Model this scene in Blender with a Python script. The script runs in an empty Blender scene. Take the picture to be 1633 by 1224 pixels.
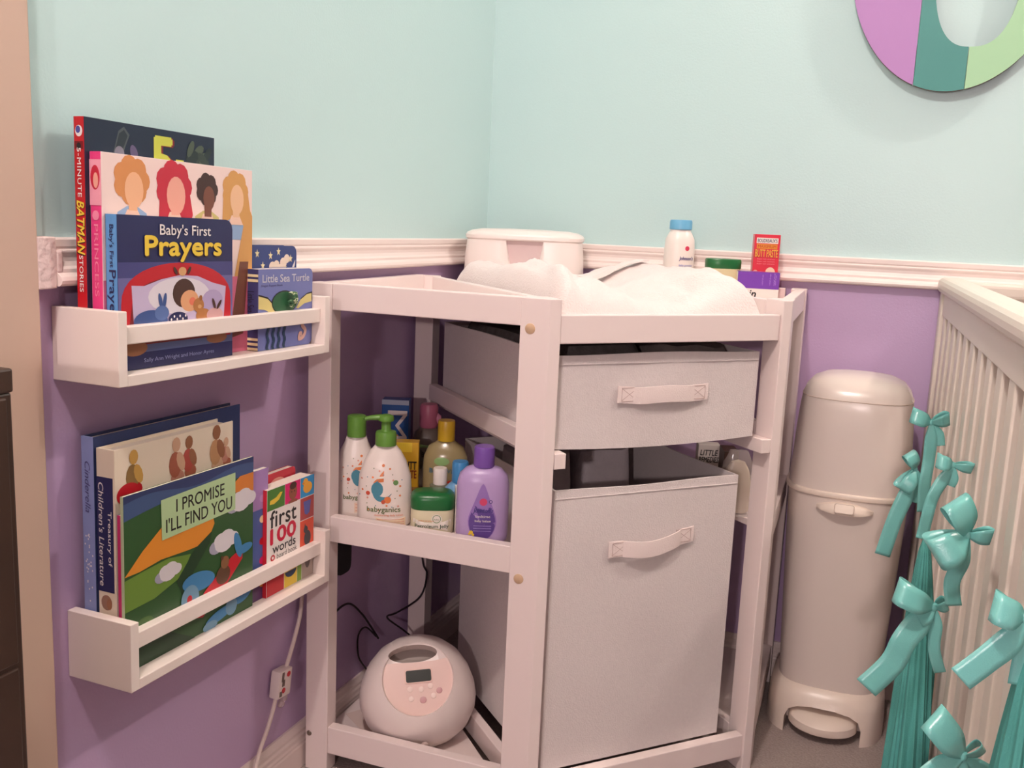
import bpy, bmesh, math, random
from mathutils import Vector, Matrix, noise
random.seed(7)
SC = bpy.context.scene
COL = SC.collection
PI = math.pi
def R(d): return math.radians(d)

# ------------------------------------------------------------------ camera
CAM = Vector((0.840, -1.919, 0.895))
YAW, PITCH, ROLL, FPX = -0.3794, 0.1682, 0.0437, 1510.2
fw = Vector((math.sin(YAW)*math.cos(PITCH), math.cos(YAW)*math.cos(PITCH), -math.sin(PITCH)))
rt0 = Vector((math.cos(YAW), -math.sin(YAW), 0)); up0 = rt0.cross(fw)
rt = rt0*math.cos(ROLL)+up0*math.sin(ROLL); up = -rt0*math.sin(ROLL)+up0*math.cos(ROLL)
cd = bpy.data.cameras.new('camera'); cam = bpy.data.objects.new('camera', cd); COL.objects.link(cam)
cam.matrix_world = Matrix(((rt.x, up.x, -fw.x, CAM.x), (rt.y, up.y, -fw.y, CAM.y), (rt.z, up.z, -fw.z, CAM.z), (0, 0, 0, 1)))
cd.sensor_fit = 'HORIZONTAL'; cd.sensor_width = 36; cd.lens = FPX/1633*36; cd.clip_start = .02
SC.camera = cam

# ------------------------------------------------------------------ world, lamps, exposure
w = bpy.data.worlds.new('world'); SC.world = w; w.use_nodes = True
w.node_tree.nodes['Background'].inputs[0].default_value = (1, .93, .88, 1)
w.node_tree.nodes['Background'].inputs[1].default_value = .02
vs = SC.view_settings
SC.display_settings.display_device = 'sRGB'
vs.view_transform = 'Standard'; vs.look = 'None'; vs.gamma = 1; vs.use_curve_mapping = False
vs.exposure = 0.58
def lamp(name, loc, watts, col, radius):
    l = bpy.data.lights.new(name, 'POINT'); l.energy = watts; l.color = col; l.shadow_soft_size = radius
    o = bpy.data.objects.new(name, l); COL.objects.link(o); o.location = loc; return o
lamp('ceiling_lamp', (.55, -1.95, 2.34), 42, (1, .875, .825), .05)
lamp('wall_lamp', (1.70, -.32, 2.20), 28, (1, .86, .78), .03)
lamp('dresser_lamp', (.90, -3.50, 1.16), 37, (1, .84, .83), .035)

# ------------------------------------------------------------------ materials
def lin(c):
    c /= 255.0
    return c/12.92 if c <= .04045 else ((c+.055)/1.055)**2.4
MATS = {}
def mat(name, rgb, rough=.5, spec=.5, bump=0, bscale=200, mottle=0, mscale=8, sheen=0, trans=0, alpha=1, coat=0, metal=0, aniso=0, sss=0):
    if name in MATS: return MATS[name]
    m = bpy.data.materials.new(name); m.use_nodes = True
    nt = m.node_tree; b = nt.nodes['Principled BSDF']
    c = (lin(rgb[0]), lin(rgb[1]), lin(rgb[2]), 1)
    b.inputs['Base Color'].default_value = c
    b.inputs['Roughness'].default_value = rough
    b.inputs['Specular IOR Level'].default_value = spec
    b.inputs['Metallic'].default_value = metal
    b.inputs['Sheen Weight'].default_value = sheen
    b.inputs['Transmission Weight'].default_value = trans
    b.inputs['Alpha'].default_value = alpha
    b.inputs['Coat Weight'].default_value = coat
    tc = nt.nodes.new('ShaderNodeTexCoord')
    if bump:
        n = nt.nodes.new('ShaderNodeTexNoise'); n.inputs['Scale'].default_value = bscale; n.inputs['Detail'].default_value = 3
        bp = nt.nodes.new('ShaderNodeBump'); bp.inputs['Strength'].default_value = bump; bp.inputs['Distance'].default_value = .002
        nt.links.new(tc.outputs['Object'], n.inputs['Vector'])
        nt.links.new(n.outputs['Fac'], bp.inputs['Height']); nt.links.new(bp.outputs['Normal'], b.inputs['Normal'])
    if mottle:
        n = nt.nodes.new('ShaderNodeTexNoise'); n.inputs['Scale'].default_value = mscale; n.inputs['Detail'].default_value = 4
        mx = nt.nodes.new('ShaderNodeMix'); mx.data_type = 'RGBA'
        mx.inputs[6].default_value = tuple(x*(1-mottle) for x in c[:3])+(1,)
        mx.inputs[7].default_value = tuple(min(1, x*(1+mottle)) for x in c[:3])+(1,)
        nt.links.new(tc.outputs['Object'], n.inputs['Vector'])
        nt.links.new(n.outputs['Fac'], mx.inputs[0]); nt.links.new(mx.outputs[2], b.inputs['Base Color'])
    MATS[name] = m; return m
def two_tone(name, zsplit, lo, hi, rough):
    m = mat(name, hi, rough, .45, bump=.12, bscale=260)
    nt = m.node_tree; b = nt.nodes['Principled BSDF']
    g = nt.nodes.new('ShaderNodeNewGeometry'); s = nt.nodes.new('ShaderNodeSeparateXYZ'); t = nt.nodes.new('ShaderNodeMath'); t.operation = 'GREATER_THAN'
    t.inputs[1].default_value = zsplit
    mx = nt.nodes.new('ShaderNodeMix'); mx.data_type = 'RGBA'
    mx.inputs[6].default_value = tuple(lin(x) for x in lo)+(1,); mx.inputs[7].default_value = tuple(lin(x) for x in hi)+(1,)
    nt.links.new(g.outputs['Position'], s.inputs[0]); nt.links.new(s.outputs['Z'], t.inputs[0])
    nt.links.new(t.outputs[0], mx.inputs[0]); nt.links.new(mx.outputs[2], b.inputs['Base Color'])
    return m
WALL = two_tone('aqua_and_lilac_wall_paint', .835, (198, 170, 208), (194, 222, 221), .34)
TRIM = mat('cream_trim_paint', (238, 222, 216), .4)
BEIGE = mat('beige_casing_paint', (200, 172, 154), .5)
CEIL = mat('ceiling_paint', (214, 206, 200), .8)
WHITE = mat('white_lacquer', (238, 222, 218), .35)
RACKW = mat('white_rack_paint', (240, 226, 218), .4)
CARPET = mat('pinkish_beige_carpet', (166, 152, 147), .95, .1, bump=1, bscale=260, mottle=.3, mscale=220)
DARKW = mat('dark_brown_wood', (58, 38, 28), .45, mottle=.35, mscale=14)
FABRIC = mat('grey_white_nonwoven_fabric', (218, 208, 206), .9, .15, bump=.35, bscale=420, mottle=.06, mscale=160, sheen=.2)
STRAPM = mat('white_webbing', (236, 220, 216), .7, .3, bump=.3, bscale=500)
TERRY = mat('white_terry_cloth', (236, 222, 218), .95, .1, bump=.8, bscale=330, sheen=.4)
PLASTIC = mat('white_plastic', (242, 228, 222), .28)
PAILW = mat('white_glossy_pail_plastic', (226, 213, 204), .24)
PAILT = mat('cream_pail_rim_plastic', (236, 220, 206), .3)
CRIBW = mat('white_crib_paint', (226, 214, 202), .4)
SATIN = mat('teal_satin_ribbon', (116, 192, 186), .25, 1.0, bump=.12, bscale=900)
TULLE = mat('teal_tulle', (80, 154, 147), .8, .25, bump=.25, bscale=700, mottle=.1, mscale=30)
BLACK = mat('black_plastic', (18, 17, 18), .4)
TAN = mat('bare_wood_plug', (205, 172, 140), .6, mottle=.15, mscale=90)
STEEL = mat('steel', (150, 140, 132), .35, metal=1)
PAGES = mat('book_pages', (232, 218, 204), .8, bump=.3, bscale=700)
def C_(name, rgb, rough=.38): return mat('ink_'+name, rgb, rough)

# ------------------------------------------------------------------ mesh builder
_txt = {}
def text_mesh(s, bold=0.0, shear=0.0, space=1.0):
    k = (s, bold, shear, space)
    if k in _txt: return _txt[k]
    cu = bpy.data.curves.new('t', 'FONT'); cu.body = s; cu.size = 1; cu.align_x = 'CENTER'; cu.resolution_u = 3
    cu.offset = bold; cu.shear = shear; cu.space_character = space
    o = bpy.data.objects.new('t', cu); COL.objects.link(o)
    dg = bpy.context.evaluated_depsgraph_get(); me = o.evaluated_get(dg).to_mesh()
    v = [tuple(x.co) for x in me.vertices]; f = [tuple(p.vertices) for p in me.polygons]
    o.evaluated_get(dg).to_mesh_clear()
    bpy.data.objects.remove(o); bpy.data.curves.remove(cu)
    if v:
        xs = [a[0] for a in v]; ys = [a[1] for a in v]
        _txt[k] = (v, f, min(xs), max(xs), min(ys), max(ys))
    return _txt[k]
class MB:
    def __init__(s): s.v = []; s.f = []; s.mi = []; s.sm = []; s.mats = []
    def m(s, mt):
        if mt not in s.mats: s.mats.append(mt)
        return s.mats.index(mt)
    def add(s, v, f, mt, M=None, smooth=False):
        k = len(s.v); i = s.m(mt)
        s.v += [tuple(M @ Vector(a)) if M else tuple(a) for a in v]
        for a in f: s.f.append(tuple(b+k for b in a)); s.mi.append(i); s.sm.append(smooth)
        return s
    def box(s, lo, hi, mt, M=None, bev=0.0, seg=2):
        bm = bmesh.new(); bmesh.ops.create_cube(bm, size=1)
        for v in bm.verts: v.co = Vector([(lo[i]+hi[i])/2+v.co[i]*(hi[i]-lo[i]) for i in range(3)])
        if bev: bmesh.ops.bevel(bm, geom=bm.edges[:], offset=bev, segments=seg, profile=.5, affect='EDGES')
        return s.bm(bm, mt, M, False)
    def bm(s, bm, mt, M=None, smooth=False):
        bm.verts.index_update()
        s.add([tuple(v.co) for v in bm.verts], [tuple(v.index for v in f.verts) for f in bm.faces], mt, M, smooth); bm.free(); return s
    def prism(s, poly, z0, z1, mt, M=None, bev=0.0):
        bm = bmesh.new(); n = len(poly)
        a = [bm.verts.new((x, y, z0)) for x, y in poly]; b = [bm.verts.new((x, y, z1)) for x, y in poly]
        bm.faces.new(a[::-1]); bm.faces.new(b)
        for i in range(n): bm.faces.new((a[i], a[(i+1) % n], b[(i+1) % n], b[i]))
        bmesh.ops.recalc_face_normals(bm, faces=bm.faces[:])
        if bev: bmesh.ops.bevel(bm, geom=bm.edges[:], offset=bev, segments=2, profile=.5, affect='EDGES')
        return s.bm(bm, mt, M)
    def loft(s, rings, mt, M=None, cap=True, smooth=True, close=True):
        n = len(rings[0]); v = [p for r in rings for p in r]; f = []
        for j in range(len(rings)-1):
            for i in range(n if close else n-1):
                a = j*n+i; b = j*n+(i+1) % n; f.append((a, b, b+n, a+n))
        s.add(v, f, mt, M, smooth)
        if cap:
            s.add(rings[0][::-1], [tuple(range(n))], mt, M, smooth); s.add(rings[-1], [tuple(range(n))], mt, M, smooth)
        return s
    def lathe(s, prof, mt, M=None, seg=28, sx=1, sy=1, e=2.0, cap=True, off=None):
        rings = []
        for k, (r, z) in enumerate(prof):
            ring = []
            ox, oy = off(z) if off else (0, 0)
            for i in range(seg):
                t = 2*PI*i/seg; c, q = math.cos(t), math.sin(t)
                ring.append((ox+r*sx*math.copysign(abs(c)**(2/e), c), oy+r*sy*math.copysign(abs(q)**(2/e), q), z))
            rings.append(ring)
        return s.loft(rings, mt, M, cap)
    def tube(s, pts, r, mt, M=None, seg=8):
        P = [Vector(p) for p in pts]; rings = []
        n0 = None
        for i, p in enumerate(P):
            t = (P[min(i+1, len(P)-1)]-P[max(i-1, 0)]).normalized()
            if n0 is None: n0 = t.orthogonal().normalized()
            n0 = (n0-t*n0.dot(t)).normalized(); b = t.cross(n0)
            rr = r[i] if isinstance(r, list) else r
            rings.append([tuple(p+n0*rr*math.cos(2*PI*k/seg)+b*rr*math.sin(2*PI*k/seg)) for k in range(seg)])
        return s.loft(rings, mt, M)
    # flat art, layer lifts it off its surface
    def poly(s, pts, mt, M, w=0.0):
        s.k = getattr(s, 'k', 0)+1; w += .03*s.k if w else 0      # later shapes lie a hair above earlier ones
        return s.add([(x, y, w) for x, y in pts], [tuple(range(len(pts)))], mt, M)
    def ell(s, cx, cy, rx, ry, mt, M, w=0.0, rot=0, n=22, a0=0, a1=360):
        c, q = math.cos(R(rot)), math.sin(R(rot)); P = []
        full = a1-a0 >= 360
        for i in range(n if full else n+1):
            t = R(a0+(a1-a0)*i/n); x, y = rx*math.cos(t), ry*math.sin(t); P.append((cx+x*c-y*q, cy+x*q+y*c))
        return s.poly(P, mt, M, w)
    def rect(s, x0, y0, x1, y1, mt, M, w=0.0): return s.poly([(x0, y0), (x1, y0), (x1, y1), (x0, y1)], mt, M, w)
    def star(s, cx, cy, r, mt, M, w=0.0, n=5):
        P = [(cx+(r if i % 2 == 0 else r*.42)*math.sin(PI*i/n), cy+(r if i % 2 == 0 else r*.42)*math.cos(PI*i/n)) for i in range(2*n)]
        return s.poly(P, mt, M, w)
    def text(s, st, cx, cy, wd, ht, mt, M, w=0.0, bold=0.0, shear=0.0, space=1.0, bend=None):
        v, f, x0, x1, y0, y1 = text_mesh(st, 0.0, shear, space)
        P = [(cx+((a[0]-x0)/(x1-x0)-.5)*wd, cy+((a[1]-y0)/(y1-y0)-.5)*ht, w) for a in v]
        lx, ly = (M.to_3x3().col[0].length, M.to_3x3().col[1].length) if M else (1, 1)
        d = bold*ht*.8; e_ = d*ly/lx; L = [(0, 0)] if not bold else [(0, 0), (e_, 0), (-e_, 0), (0, d), (0, -d)]
        s.k = getattr(s, 'k', 0)+1; w += .03*s.k; P = [(x, y, w) for x, y, z in P]
        for k, (dx, dy) in enumerate(L):
            Q = [(x+dx, y+dy, z+.12*k) for x, y, z in P]
            s.add([(b[0], b[1]-2.5e-5*k, b[2]) for b in map(bend, Q)] if bend else Q, f, mt, M)
        return s
    def build(s, name, parent=None, world=True, sharp=35):
        me = bpy.data.meshes.new(name); v = s.v
        if parent is not None and world:
            I = parent_matrix(parent).inverted(); v = [tuple(I @ Vector(a)) for a in v]
        me.from_pydata(v, [], s.f)
        for mt in s.mats: me.materials.append(mt)
        me.polygons.foreach_set('material_index', s.mi)
        me.polygons.foreach_set('use_smooth', [True]*len(s.f) if any(s.sm) else s.sm)
        me.update()
        if any(s.sm):
            bm = bmesh.new(); bm.from_mesh(me); bmesh.ops.remove_doubles(bm, verts=bm.verts[:], dist=1e-5); bm.to_mesh(me); bm.free()
            me.set_sharp_from_angle(angle=R(sharp))
        o = bpy.data.objects.new(name, me); COL.objects.link(o)
        if parent is not None: o.parent = parent
        return o
def parent_matrix(o):
    m = o.matrix_basis.copy()
    return parent_matrix(o.parent) @ m if o.parent else m
def tag(o, label, cat, group=None):
    o['label'] = label; o['category'] = cat
    if group: o['group'] = group
    return o
def thing(name, label, cat, loc=(0, 0, 0), rz=0.0, group=None, M=None):
    o = bpy.data.objects.new(name, None); COL.objects.link(o); o.empty_display_size = .05
    if M: o.matrix_basis = M
    else: o.location = loc; o.rotation_euler = (0, 0, rz)
    return tag(o, label, cat, group)
def struct(name, mb):
    o = mb.build(name); o['kind'] = 'structure'; return o
def frame(o, x, y, z):     # matrix from origin and three axes
    x, y, z, o = Vector(x), Vector(y), Vector(z), Vector(o)
    return Matrix(((x.x, y.x, z.x, o.x), (x.y, y.y, z.y, o.y), (x.z, y.z, z.z, o.z), (0, 0, 0, 1)))
def smooth_path(pts, n=8):
    P = [Vector(p) for p in pts]; out = []
    for i in range(len(P)-1):
        a, b, c, d = P[max(i-1, 0)], P[i], P[i+1], P[min(i+2, len(P)-1)]
        for k in range(n):
            t = k/n
            out.append(.5*((2*b)+(c-a)*t+(2*a-5*b+4*c-d)*t*t+(3*b-a-3*c+d)*t**3))
    out.append(P[-1]); return out

# ------------------------------------------------------------------ the room
RX, RY, RZ = 3.3, -4.3, 2.44
struct('wall_left', MB().box((-.1, RY-.1, 0), (0, .1, RZ), WALL))
struct('wall_back', MB().box((0, 0, 0), (RX+.1, .1, RZ), WALL))
FARW = mat('bounce_cutting_plum', (112, 92, 112), .6)  # dark tone given to the two unseen walls to cut bounced light
struct('wall_right', MB().box((RX, RY-.1, 0), (RX+.1, 0, RZ), FARW))
struct('wall_front', MB().box((0, RY-.1, 0), (RX, RY, RZ), FARW))
struct('ceiling', MB().box((-.1, RY-.1, RZ), (RX+.1, .1, RZ+.1), CEIL))
struct('floor', MB().box((-.1, RY-.1, -.1), (RX+.1, .1, 0), CARPET))
def moulding(prof, axis, a, b, mt):
    # profile (out, z) run along y at the left wall or along x at the back wall
    rings = []
    for t in (a, b): rings.append([(o, t, z) if axis == 'y' else (t, -o, z) for o, z in prof])
    mb = MB(); n = len(prof)
    mb.loft(rings, mt, smooth=False, cap=True)
    return mb
RAIL = [(0, .808), (.019, .808), (.0225, .8105), (.0235, .814), (.022, .818), (.019, .8205), (.0165, .822), (.0165, .826), (.0135, .829), (.0115, .834), (.0115, .839), (.0135, .8435), (.0135, .8455), (.011, .8475), (.0125, .85), (.0125, .857), (.0105, .859), (0, .859)]
struct('trim_1', moulding(RAIL, 'y', -1.166, 0, TRIM))
struct('trim_2', moulding(RAIL, 'x', .0, RX, TRIM))
SPACK = mat('rough_spackle', (222, 200, 196), .95, .1, bump=1, bscale=160, mottle=.14, mscale=70)
mb = MB().prism([(0, -1.193), (.021, -1.193), (.021, -1.178), (.0165, -1.166), (0, -1.166)], .806, .86, SPACK, bev=.0015)
mb.box((0, -1.1665, .822), (.0172, -1.158, .846), SPACK, bev=.002)
struct('trim_3', mb)
BASEP = [(0, 0), (.016, 0), (.016, .038), (.0145, .041), (.0145, .044), (.0125, .047), (.0125, .053), (.0095, .056), (.0095, .061), (.006, .066), (.004, .070), (0, .070)]
struct('baseboard_left', moulding(BASEP, 'y', -1.19, 0, TRIM))
struct('baseboard_back', moulding(BASEP, 'x', 0, RX, TRIM))
struct('trim_4', MB().box((0, -1.285, 0), (.02, -1.192, 2.1), BEIGE, bev=.002))
struct('door_1', MB().box((0, -2.05, 0), (.012, -1.285, 2.05), mat('door_paint', (210, 180, 158), .5)))

# dark dresser at the left edge
t = thing('dresser', 'dark brown wooden dresser at the left edge beside the beige door casing', 'dresser', (.11, -1.75, 0))
MB().box((.022, -2.1, .05), (.1985, -1.381, .7455), DARKW, bev=.002).build('body', t)
MB().box((.022, -2.1, .7455), (.200, -1.380, .765), DARKW, bev=.002).build('top', t)
for z0, z1 in ((.06, .285), (.289, .515), (.519, .742)):
    d = MB().box((.190, -2.08, z0), (.2005, -1.387, z1), DARKW, bev=.0015).build('drawer', t)
    k = MB().lathe([(.006, 0), (.006, .01), (.013, .014), (.014, .02), (.008, .026), (0, .027)], STEEL, frame((.2005, -1.73, (z0+z1)/2), (0, 1, 0), (0, 0, 1), (1, 0, 0)), seg=16).build('knob', d)
for x in (.042, .17):
    for y in (-2.08, -1.405): MB().box((x-.018, y-.018, 0), (x+.018, y+.018, .052), DARKW, bev=.003).build('foot', t)
# ------------------------------------------------------------------ wall racks and books
def rack(y0, z0, tilt, label):
    M = Matrix.Translation((0, y0, z0)) @ Matrix.Rotation(tilt, 4, 'X')
    t = thing('wall_book_rack', label, 'wall rack', M=M, group='white wall racks for books')
    d, h, L, th = .0935, .0807, .400, .0125
    for y in (0, L-th): MB().box((.0005, y, .0005), (d, y+th, h), RACKW, bev=.0008).build('side_panel', t, False)
    MB().box((.0005, th, 0), (d-.0003, L-th, .0125), RACKW, bev=.001).build('bottom_board', t, False)
    MB().box((d-.021, th, .044), (d-.008, L-th, .0635), RACKW, bev=.0012).build('front_bar', t, False)
    MB().box((.0005, th, .012), (.0085, L-th, .030), RACKW, bev=.001).build('back_bar', t, False)
    return M
TU = -.0054/.4; TL = -.0051/.4
MU = rack(-1.1621, .7052, TU, 'upper of the two white wooden wall racks, under the aqua wall')
ML = rack(-1.1559, .3567, TL, 'lower of the two white wooden wall racks, on the lilac wall')

class Book:
    """x0..x1 thickness from the wall, y0..y1 width from spine to fore edge, z height; local frame of its rack"""
    def __init__(s, M, label, x0, x1, y0, y1, h, cov, spine_m, hard=True, lean=0.0, rnd=.0, group=None, yaw=0.0, back=None):
        s.w, s.h, s.t = y1-y0, h, x1-x0
        s.M = M @ Matrix.Translation((x0, y0, .0128)) @ Matrix.Rotation(yaw, 4, 'Z') @ Matrix.Rotation(lean, 4, 'Y')
        s.o = thing('picture_book', label, 'book', M=s.M, group=group)
        s.mb = MB(); W, H, T = s.w, s.h, s.t
        k = .0022 if hard else .0006
        def board(x0, x1, m):
            if rnd:
                P = [(0, 0), (W, 0)]
                P = [(0, 0), (W-rnd, 0)]+[(W-rnd+rnd*math.sin(a), rnd-rnd*math.cos(a)) for a in (PI/6, PI/3, PI/2)]
                P += [(W-rnd+rnd*math.cos(a), H-rnd+rnd*math.sin(a)) for a in (0, PI/6, PI/3, PI/2)]+[(0, H)]
                s.mb.prism(P, x0, x1, m, frame((0, 0, 0), (0, 1, 0), (0, 0, 1), (1, 0, 0)))
            else: s.mb.box((x0, 0, 0), (x1, W, H), m, bev=.0003, seg=1)
        board(T-k, T, cov); board(0, k, back or cov)
        s.mb.box((k*.2, -.0002, 0), (T-k*.2, k, H), spine_m, bev=.0002, seg=1)
        # art frames: F on the front (u from spine, v up, in units of the cover), S on the spine (u towards the front, v up)
        s.F = frame((T+.00012, 0, 0), (0, W, 0), (0, 0, H), (.0001, 0, 0))
        s.S = frame((0, -.00035, 0), (T, 0, 0), (0, 0, H), (0, -.0001, 0))
        s.D = frame((0, -.00035, H), (0, 0, -H), (T, 0, 0), (0, -.0001, 0))   # spine lettering, read downwards
        ins = .0035 if hard else .0004
        pg = MB()
        if rnd:
            P = [(k, .0006), (W-rnd, .0006), (W-.0008, rnd), (W-.0008, H-rnd), (W-rnd, H-.0006), (k, H-.0006)]
            pg.prism(P, k, T-k, PAGES, frame((0, 0, 0), (0, 1, 0), (0, 0, 1), (1, 0, 0)))
        else: pg.box((k, k, ins), (T-k, W-ins, H-ins), PAGES)
        s.pg = pg
    def done(s):
        s.mb.build('cover', s.o, False); s.pg.build('pages', s.o, False); return s.o
def curve_poly(fn, x0, x1, base, n=16):
    return [(x0, base)]+[(x0+(x1-x0)*i/n, fn(x0+(x1-x0)*i/n)) for i in range(n+1)]+[(x1, base)]
K = C_('near_black', (26, 22, 24)); WH = C_('white', (236, 228, 224)); YE = C_('yellow', (232, 198, 62)); RD = C_('red', (190, 26, 40))
NV = C_('navy', (32, 36, 84)); SKIN = C_('skin', (224, 164, 120)); BR = C_('brown', (74, 46, 38)); CR = C_('cream', (232, 216, 168))
G1 = C_('green', (44, 84, 42)); G2 = C_('light_green', (104, 138, 52)); OR = C_('orange', (222, 140, 44)); SKY = C_('dusk_blue', (62, 84, 126))
PL = C_('pale_lilac', (196, 180, 210)); GRY = C_('grey', (150, 146, 152)); BL = C_('mid_blue', (64, 128, 176)); MG = C_('magenta', (206, 34, 96))

# -- upper rack
b = Book(MU, 'tallest navy hardcover with a red spine, nearest the wall on the upper rack', .0242, .0388, .0132, .2175, .2675, C_('midnight', (22, 34, 58)), C_('spine_red', (186, 22, 32)), rnd=0)
m = b.mb
m.poly([(.19, .87), (.25, .86), (.31, .955), (.27, .985), (.23, .965)], C_('smoke', (74, 82, 86)), b.F, 1)
m.poly([(.20, .875), (.245, .87), (.295, .95), (.27, .972), (.235, .955)], C_('smoke_dark', (34, 44, 54)), b.F, 2)
m.ell(.235, .875, .035, .03, C_('pale_grey_violet', (124, 120, 136)), b.F, 2); m.ell(.34, .885, .035, .025, C_('dull_violet', (92, 82, 116)), b.F, 2, rot=-50)
m.text('5', .575, .865, .165, .19, C_('shade_red', (130, 18, 34)), b.F, 2, bold=.05); m.text('5', .56, .868, .165, .19, C_('lime', (196, 202, 76)), b.F, 3, bold=.05); m.rect(.665, .85, .73, .88, C_('lime', (196, 202, 76)), b.F, 3)
for q in range(16): m.ell(.78+.19*random.random(), .84+.11*random.random(), .045, .022, C_('foliage_%d' % (q % 3), [(50, 62, 56), (72, 84, 70), (30, 44, 46)][q % 3]), b.F, 2+q*.2, rot=random.random()*180, n=9)
m.rect(0, 0, 1, .12, C_('deep_blue', (20, 60, 110)), b.F, 1)
m.ell(.52, .945, .34, .022, WH, b.S, 1); m.ell(.45, .95, .22, .014, C_('badge_blue', (70, 70, 150)), b.S, 2); m.rect(.1, .875, .9, .905, C_('dark_red', (116, 12, 22)), b.S, 1)
m.ell(.5, .888, .2, .012, K, b.S, 2); m.ell(.45, .03, .35, .018, C_('dark_red', (116, 12, 22)), b.S, 1)
m.text('5-MINUTE', .215, .5, .19, .36, WH, b.D, 2, bold=.02, space=1.1)
m.text('BATMAN', .432, .53, .215, .72, K, b.D, 2, bold=.07, shear=.25); m.text('BATMAN', .430, .55, .212, .66, YE, b.D, 3, bold=.045, shear=.25)
m.text('STORIES', .612, .5, .145, .36, WH, b.D, 2, bold=.02, space=1.05)
b.done()

b = Book(MU, 'pale pink hardcover with bright pink spine, between the navy books on the upper rack', .0393, .0550, .0190, .2715, .2325, C_('blush', (240, 214, 208)), C_('pink_spine', (226, 62, 128)))
m = b.mb
def bloom(cx, cy, r, col, col2, F, sq):
    for q in range(7): m.ell(cx+r*.62*math.cos(q*.9), cy+r*.62*sq*math.sin(q*.9), r*.52, r*.52*sq, col, F, 1+q*.15, n=12)
    m.ell(cx, cy, r*.55, r*.55*sq, col2, F, 3, n=14)
SQ = b.w/b.h
for cx, cy, r, c1, c2, c3, k in ((.17, .875, .095, C_('apricot', (214, 142, 84)), C_('peach', (236, 180, 140)), C_('powder_blue', (150, 176, 212)), 0), (.43, .865, .105, C_('crimson', (196, 38, 62)), C_('rose', (236, 168, 150)), C_('crimson', (196, 38, 62)), 1), (.655, .865, .07, C_('umber', (64, 38, 34)), C_('cocoa', (120, 70, 54)), C_('pale_olive', (206, 190, 120)), 0), (.865, .87, .09, C_('honey', (212, 156, 88)), C_('sand', (236, 190, 150)), C_('powder_blue', (150, 176, 212)), 1)):
    m.poly([(cx-.10, .62), (cx+.10, .62), (cx+.085, .735), (cx+.03, .765), (cx-.03, .765), (cx-.085, .735)], c3, b.F, .6)
    if k: m.poly([(cx-.10, .70), (cx-.02, .74), (cx+.10, .68), (cx+.125, .74), (cx+.10, cy), (cx-.09, cy)], c1, b.F, .9)
    bloom(cx, cy+.01, r, c1, c1, b.F, SQ); m.ell(cx+.012, cy-.035, r*.58, r*.66*SQ*1.25, c2, b.F, 3.5, n=18); m.rect(cx-.02, cy-.13, cx+.03, cy-.07, c2, b.F, 3.2)
    m.poly([(cx-.055, .70), (cx+.06, .70), (cx+.03, .75), (cx-.03, .75)], C_('blush_light', (240, 200, 180)), b.F, 3.1)
m.poly([(.86, .42), (1, .42), (1, .75), (.96, .82)], C_('honey', (212, 156, 88)), b.F, 1)
m.rect(.0, .0, 1, .42, C_('rose_pink', (216, 110, 140)), b.F, .5); m.poly([(.82, .08), (.93, .1), (.97, .5), (.9, .5)], C_('cocoa', (112, 66, 52)), b.F, 2)
m.rect(.0, .76, 1, .965, C_('pale_pink_panel', (236, 160, 178)), b.S, 1); m.ell(.5, .885, .40, .055, C_('crimson', (196, 38, 62)), b.S, 2); m.ell(.55, .872, .22, .035, C_('rose', (236, 168, 150)), b.S, 3)
m.ell(.5, .715, .3, .022, C_('soft_pink', (240, 140, 170)), b.S, 2); m.text('PRINCESS', .49, .5, .33, .36, C_('soft_pink', (240, 140, 170)), b.D, 2)
b.done()

b = Book(MU, "navy board book with yellow title and a sleeping child, frontmost on the upper rack", .0558, .0718, .0225, .211, .1685, NV, C_('light_blue_spine', (92, 150, 206)), rnd=.012)
m = b.mb; F = b.F
m.rect(0, .0, 1, .70, C_('mauve_blue', (104, 100, 152)), F, 1); m.rect(0, .60, 1, .70, C_('indigo', (66, 66, 122)), F, 1.3); m.rect(0, 0, 1, .11, NV, F, 2); m.rect(0, .11, 1, .22, C_('slate_blue', (84, 96, 138)), F, 1.5)
P = [(.02, .16)]+[(.5-.48*math.cos(PI*i/18), .42+.275*math.sin(PI*i/18)**.8) for i in range(19)]+[(.98, .16)]
m.poly(P, RD, F, 3)
m.poly([(.06, .16)]+[(.5-.40*math.cos(PI*i/14), .40+.20*math.sin(PI*i/14)**.7) for i in range(15)]+[(.93, .16)], C_('dark_red', (116, 12, 22)), F, 3.5)
m.poly([(.12, .20), (.10, .55), (.20, .545), (.34, .585), (.5, .61), (.66, .60), (.80, .55), (.93, .52), (.90, .2)], PL, F, 4)
m.ell(.50, .47, .27, .125, C_('pillow_white', (222, 214, 222)), F, 5); m.ell(.80, .42, .10, .08, C_('pillow_mauve', (178, 160, 198)), F, 5)
m.ell(.535, .485, .10, .10, BR, F, 6); m.ell(.585, .43, .082, .075, SKIN, F, 7); m.ell(.61, .425, .03, .028, C_('cheek', (226, 120, 92)), F, 8)
m.ell(.665, .395, .05, .05, C_('teddy', (178, 118, 66)), F, 9); m.ell(.71, .32, .07, .05, C_('teddy', (178, 118, 66)), F, 9); m.ell(.685, .445, .015, .02, C_('teddy_dark', (150, 94, 50)), F, 9); m.ell(.675, .385, .018, .014, C_('teddy_light', (212, 160, 110)), F, 10)
m.ell(.25, .31, .14, .075, C_('rabbit_blue', (60, 84, 140)), F, 9); m.ell(.34, .36, .06, .05, C_('rabbit_light', (88, 112, 166)), F, 10); m.ell(.33, .44, .015, .055, C_('rabbit_blue', (60, 84, 140)), F, 9, rot=12); m.ell(.365, .44, .015, .055, C_('rabbit_blue', (60, 84, 140)), F, 9, rot=-10)
m.ell(.48, .31, .085, .05, NV, F, 10)
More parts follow.
